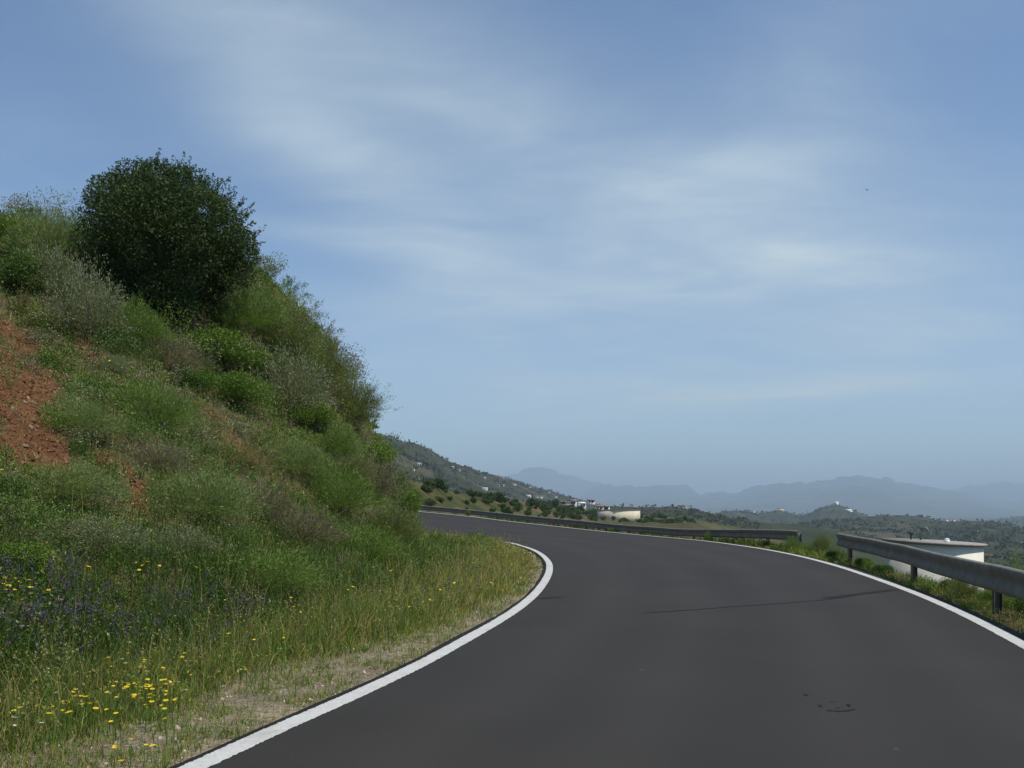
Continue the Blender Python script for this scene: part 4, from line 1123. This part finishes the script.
def wildflower(px, py, heads, R, drop, label, cat, group):
    h = ray_hit(px, py + drop + 16, n=500, r1=70)
    if not h: return
    x, y, z = h; zt = EYE + (HZ - py) / F * y; hh = max(zt - z, .05)
    s = stm.copy(); C.objects.link(s); s.location = (x, y, z); s.scale = (.5, .5, hh); s.rotation_euler = (0, 0, rng.uniform(0, 6)); tag(s, label, cat, group)
    o = heads[int(rng.integers(len(heads)))].copy(); C.objects.link(o); o.parent = s; o.location = (0, 0, 1.0)
    o.scale = (R / .5, R / .5, R / hh); o.rotation_euler = (.55 + rng.normal(0, .3), rng.normal(.1, .3), 0)


c6 = [(233, 162), (180, 208), (433, 172), (460, 166), (551, 157), (572, 138), (586, 184), (654, 68), (658, 141), (735, 92), (738, 105), (735, 116), (643, 242), (658, 226), (690, 222), (706, 218), (716, 243), (720, 260), (741, 232), (760, 234), (752, 203), (826, 208), (850, 228), (864, 214),
      (826, 246), (843, 263), (680, 282), (720, 298), (766, 296), (772, 278), (785, 284), (908, 300), (824, 338), (847, 351), (945, 70), (390, 284), (381, 290), (428, 331), (500, 318), (350, 313), (357, 320), (276, 341), (194, 336), (176, 371), (343, 374), (358, 368), (486, 352), (72, 361), (558, 269),
      (669, 513), (573, 550), (740, 541), (789, 541), (621, 622), (619, 431), (578, 419), (935, 88), (556, 90), (831, 145), (700, 230), (650, 222), (868, 222), (985, 180)]
LY = 'small yellow daisy in the roadside grass at the lower left'
for (a, b) in c6 + [(q[0] + random.gauss(0, 75), q[1] + random.gauss(0, 40)) for q in c6[11:50]]: wildflower(a / 5.12, 640 + b / 5.12, YEL, rng.uniform(.015, .025), 12, LY, 'flower', 'yellow daisies at the lower left')
for (px, py) in [(5, 590), (9, 586), (2, 584), (14, 590), (22, 586), (7, 596), (18, 582), (28, 580), (150, 568), (139, 570), (160, 566), (12, 583), (4, 578), (16, 579), (36, 584), (31, 588), (42, 571), (31, 594), (88, 567), (137, 563), (143, 566), (147, 562), (182, 570), (196, 567), (203, 630), (230, 634), (226, 637), (241, 653), (255, 640), (184, 602), (248, 632),
                 (280, 603), (285, 609), (266, 607), (283, 617), (291, 598), (294, 607), (302, 612), (265, 625), (307, 625), (284, 638), (270, 651), (295, 670), (381, 637), (347, 590), (352, 587), (246, 670), (300, 605), (275, 612), (455, 583), (462, 585), (480, 588), (430, 600), (470, 580), (500, 590), (492, 583), (440, 590),
                 (418, 588), (410, 607), (390, 571), (395, 600), (520, 578), (210, 612), (225, 600), (20, 600), (60, 600), (50, 590), (2, 470), (118, 378), (121, 385), (105, 357), (109, 361)]:
    wildflower(px + rng.normal(0, .8), py, YEL, rng.uniform(.015, .025) * (1 + .25 * (py < 600)), 12, 'small yellow daisy among the taller grass up the bank', 'flower', 'yellow daisies higher up the bank')
for (a, b) in [(375, 58), (70, 90), (505, 134), (625, 97), (765, 160), (83, 398), (70, 438), (385, 252), (498, 203), (75, 208), (290, 268), (240, 303), (910, 22), (730, 45), (665, 12), (915, 215), (210, 425), (885, 195)]:
    wildflower(a / 5.12, 640 + b / 5.12, WHI, rng.uniform(.012, .02), 12, 'small white daisy in the roadside grass at the lower left', 'flower', 'white daisies in the grass')

# ------------------------------------------------------------------ outer verge: weeds under the rails, plants behind
def outer_verge():
    x, y = scatter(60000, -8, 36, 6, 75); to = sdist(LO, x, y); k = (to > .24) & (to < 5.0) & (rng.random(len(x)) < np.where(to < 1.4, .75, .8)); x, y, to = x[k], y[k], to[k]
    n0 = fbm(x / .9, y / .9, 3, 151); gap = np.exp(-((y - 30.5) / 2.8) ** 2) * (y > 20)
    dn = .30 + .70 * sstep(.42, .6, n0) + gap + .55 * sstep(1.0, 1.8, to); k = rng.random(len(x)) < np.where((y > 33) & (to > .75) & (to < 3), 1.0, dn * np.where(y > 40, .45, 1)); x, y, to, gap = x[k], y[k], to[k], gap[k]
    n = len(x); z = H(x, y); r = np.hypot(x, y); per = 6; k = np.repeat(np.arange(n), per)
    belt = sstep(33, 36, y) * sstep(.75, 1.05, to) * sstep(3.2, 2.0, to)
    hgt = (.07 + (.22 + .14 * rng.random(n)) * belt + .16 * rng.random(n) + .22 * gap * rng.random(n) + .14 * sstep(1.0, 2.0, to)) 
    z = z + .0
    col = vary([GREEN, LUSH, OLIVE, YG, STRAW, BROWN], n, [.3, .22, .2, .12, .08, .08]); col = col * (1 - .35 * belt[:, None]); col[gap > .4] = vary([YG, GREEN, PALE], int((gap > .4).sum()), [.4, .4, .2])  # weeds below the far rail darkened: shade beneath the beam put into their colour
    P = np.column_stack([x, y, z - .02])[k]; P[:, :2] += rng.normal(0, .04, (n * per, 2))
    v, q, t3, c = blades(P, hgt[k] * rng.uniform(.5, 1.2, n * per), rng.normal(0, .42, (n * per, 2)), np.maximum(.007, .0008 * r[k]), col[k])
    P2 = np.column_stack([x, y, z])[k]; P2[:, :2] += rng.normal(0, .06, (n * per, 2)); P2[:, 2] += hgt[k] * .7 * rng.random(n * per); L = np.maximum(.03, .0018 * r[k])
    g = leaf_quads(P2, unit(rng.normal(0, 1, (n * per, 3)) + (0, 0, .4)), L, L * .5, col[k] * .9)
    o = mesh('verge_weeds', np.vstack([v, g[0]]), [np.vstack([q, g[1] + len(v)]), t3], M['grass'], col=np.vstack([c, g[2]])); tag(o, 'low green weeds growing under and behind the guardrails', 'weeds', kind='stuff')


outer_verge()


def at_line(y, off):
    i = int(np.argmin(abs(LO[:, 1] - y) + (LO[:, 1] > 84) * 99)); p = LO[i] + NO[i] * off; return p[0], p[1], float(H(np.array([p[0]]), np.array([p[1]]))[0])


for (y, off, kind, s, asp, label) in [
        (31.2, .75, 'feathery', .36, 1.0, 'yellow green bush filling the gap between the two guardrails'),
        (29.8, 1.3, 'silver', .40, 1.2, 'grey feathery plant behind the gap between the guardrails'),
        (32.4, 1.7, 'pale', .46, 2.0, 'pale twiggy plant rising behind the gap between the guardrails'),
        (30.6, 1.0, 'broom', .34, 1.5, 'scruffy twiggy plant just left of the start of the nearest guardrail'),
        (33.2, .7, 'feathery', .36, 1.3, 'scruffy green plant at the foot of the right tip of the long guardrail'),
        (16.0, .75, 'broom', .30, .9, 'brownish weed at the edge of the asphalt under the nearest guardrail'),
        (22.0, .70, 'dark', .30, .8, 'low dark weed between the first two posts of the nearest guardrail'),
        (13.2, .95, 'dark', .34, 1.0, 'dark bush round the foot of the thick guardrail post'),
        (28.0, .8, 'dark', .40, .8, 'dark low bush under the start of the nearest guardrail'),
        (24.6, .75, 'leafy', .34, .8, 'small green bush under the nearest guardrail near its start'),
        (17.3, .95, 'dark', .32, .8, 'dark green bush under the middle of the nearest guardrail'),
        (15.4, 1.0, 'leafy', .30, .8, 'leafy bush in front of the foot of the round white tank'),
        (14.1, .9, 'leafy', .30, .8, 'small leafy plant next to the thick guardrail post'),
        (44.5, .45, 'feathery', .24, 1.8, 'yellowish weed growing up through the long guardrail'),
        (56.5, .45, 'leafy', .26, 1.2, 'green weed in front of the long guardrail left of the far cream tank'),
        (76.0, .45, 'leafy', .34, 1.3, 'green weed at the far left end of the long guardrail'),
        (18.5, 2.5, 'pale', .46, 2.5, 'yellow green grass clump behind the nearest guardrail at the right edge'),
        (15.5, 3.6, 'broom', .80, 1.5, 'wispy pale bush behind the nearest guardrail right of the tank'),
        (37.5, .85, 'dark', .36, .8, 'dark low bush under the right end of the long guardrail'),
        (35.0, .75, 'leafy', .30, .8, 'green bush below the right tip of the long guardrail')]:
    x, y_, z = at_line(y, off); place_shrub(x, y_, z, kind, int(y) % 3, s, s * asp, label, 'plant', name='shrub')

# ------------------------------------------------------------------ trees and bushes of the hillside beyond the road
def far_proto(seed, dark):
    r2 = np.random.default_rng(seed); blobs = [(*(r2.normal(0, .42, 2)), .55 + .5 * r2.random(), .45 * (.6 + .6 * r2.random()), .45 * (.6 + .6 * r2.random()), .42 * (.7 + .5 * r2.random())) for _ in range(9)]
    p, d, k = blob_cloud(900, blobs); pal = [DARKG, LUSH, (.04, .055, .02)] if dark else [OLIVE, GREEN, GREY]
    g = leaf_quads(p, unit(d + rng.normal(0, .6, p.shape)), .22, .15, vary(pal, len(p)) * (.62 if not dark else .9)); a = mesh('crown', g[0], g[1], M['leaf'], col=g[2]); C.objects.unlink(a)
    b = MB().tube([(0, 0, -.3), (.03, 0, .4), (0, .02, .9)], [.09, .07, .03], 5).build('trunk', M['bark']); C.objects.unlink(b); return a, b


FP = [far_proto(i, i < 4) for i in range(7)]


def far_plant(x, y, z, s, asp, v, name, label, cat, group):
    r = empty(name, (x, y, z), rng.uniform(0, 6.28)); r.scale = (s, s, s * asp); tag(r, label, cat, group)
    for o in FP[v]: c = o.copy(); C.objects.link(c); c.parent = r


def surf_hit(R, px, py, y0, y1):
    yy = np.linspace(y0, y1, 700); xx = (px - 512) / F * yy; hh = R.z(xx, yy); zz = EYE + (HZ - py) / F * yy; k = np.argmax(hh >= zz)
    return (xx[k], yy[k], hh[k]) if hh[k] >= zz[k] else None


spots = []
for _ in range(190):
    px = rng.uniform(425, 700); top = np.interp(px, N1.px, [452, 470, 477, 482, 485, 489, 494, 498, 504, 507, 511, 515, 521, 532, 565, 610, 640])
    low = np.interp(px, [430, 500, 560, 640, 700], [508, 515, 519, 525, 528]); py = rng.uniform(top + 1, low)
    if px < 500 and rng.random() < .72 and py > top + 5: continue
    h = surf_hit(N1, px, py, 104, 500)
    if h: spots.append((px, py, *h))
def where(px):
    return 'left of the far village' if px < 558 else ('between the far village and the cream tank' if px < 598 else 'around and right of the far cream tank')
for (px, py, x, y, z) in spots:
    s = rng.uniform(.45, 1.25) * (y / 260) ** .55 * 1.1; v = int(rng.integers(7)); tone = 'dark' if v < 4 else 'pale'; w_ = where(px)
    far_plant(x, y, z - .1, s, rng.uniform(.8, 1.2), v, 'bush', f'{tone} bush on the green hillside, {w_}', 'bush', f'{tone} hillside bushes {w_}')
for k in range(30):                                     # the belt of trees along the hillside
    px = rng.uniform(470, 600); py = np.interp(px, [470, 600], [498, 513]) + rng.uniform(0, 5); h = surf_hit(N1, px, py, 104, 500); w_ = where(px)
    if h: far_plant(h[0], h[1], h[2] - .2, rng.uniform(.9, 1.6) * (h[1] / 260) ** .6, rng.uniform(.8, 1.3), int(rng.integers(7)), 'tree', f'small hillside tree {w_}', 'tree', f'hillside trees {w_}')
for (px, py, s, lb) in [(436.5, 488.5, 1.3, 'dark round tree on the skyline of the green slope, left one'), (443.5, 491, 1.0, 'dark tree on the skyline of the green slope, right one'), (427, 484.5, .8, 'small dark tree at the top left of the green slope'),
                        (640, 514.5, 3.6, 'tall dark tree just right of the far cream tank'), (648, 514.8, 3.0, 'dark tree second to the right of the far cream tank'), (660, 515.5, 2.6, 'dark tree beside the low hill right of the cream tank')]:
    h = surf_hit(N1, px, py, 104, 520)
    if h: far_plant(h[0], h[1], h[2] - .2, s, 1.1, int(px) % 4, 'tree', lb, 'tree', None)


def far_scrub():
    """wooded cover of the far ridge and hills: one mass"""
    vs, fs, cs = [], [], []; n0 = 0
    for R, n, p0, p1, s0 in ((RG, 3400, 385, 640, 2.3), (M1, 750, 590, 760, 1.7), (M2, 1300, 690, 960, 4.0), (M3, 1500, 790, 1060, 2.8), (M4, 300, 960, 1100, 7.0)):
        px = rng.uniform(p0, p1, n); d = np.interp(px, R.px, R.d); ft = R.foot(px); u = rng.random(n) ** .8; y = d - (d - ft) * .8 * (1 - u) + rng.uniform(0, 15, n); x = (px - 512) / F * y; z = R.z(x, y)
        keep = rng.random(n) < .25 + .9 * sstep(.45, .6, fbm(x / (30 * s0), y / (30 * s0), 3, 161)); x, y, z = x[keep], y[keep], z[keep]; m = len(x)
        per = 7; k = np.repeat(np.arange(m), per); s = s0 * rng.uniform(.6, 1.5, m)[k]
        P = np.column_stack([x, y, z])[k] + rng.normal(0, 1, (m * per, 3)) * s[:, None] * (.55, .55, .28) + np.column_stack([np.zeros(m * per), np.zeros(m * per), s * .35])
        g = leaf_quads(P, unit(rng.normal(0, 1, (m * per, 3))), s * 1.1, s * .9, vary([(.020, .030, .012), (.028, .040, .016), (.042, .050, .022)], m * per))
        vs.append(g[0]); fs.append(g[1] + n0); cs.append(g[2]); n0 += len(g[0])
    o = mesh('far_scrub', np.vstack(vs), np.vstack(fs), M['leaf'], col=np.vstack(cs)); tag(o, 'dark scrub and olive groves speckling the far ridge and hills', 'scrub', kind='stuff')


far_scrub()

# ------------------------------------------------------------------ a bird far off in the sky
bd = 150.0; bx, bz = (867 - 512) / F * bd, EYE + (HZ - 190) / F * bd
b = MB(); b.tube([(0, -.16, 0), (0, -.08, .01), (0, .04, .01), (0, .12, 0), (0, .22, 0)], [.012, .04, .045, .03, .01], 8)
b.add([(0, .06, .02), (.2, .05, .09), (.42, -.06, .04), (.2, -.05, .08), (0, -.06, .02)], [(0, 1, 3, 4)], [(1, 2, 3)]).add([(0, .06, .02), (-.2, .05, .09), (-.42, -.06, .04), (-.2, -.05, .08), (0, -.06, .02)], [(0, 4, 3, 1)], [(1, 3, 2)])
o = b.build('bird', M['dark']); o.location = (bx, bd, bz); o.rotation_euler = (0, .2, .9); tag(o, 'tiny dark bird flying high in the sky at the right', 'bird')
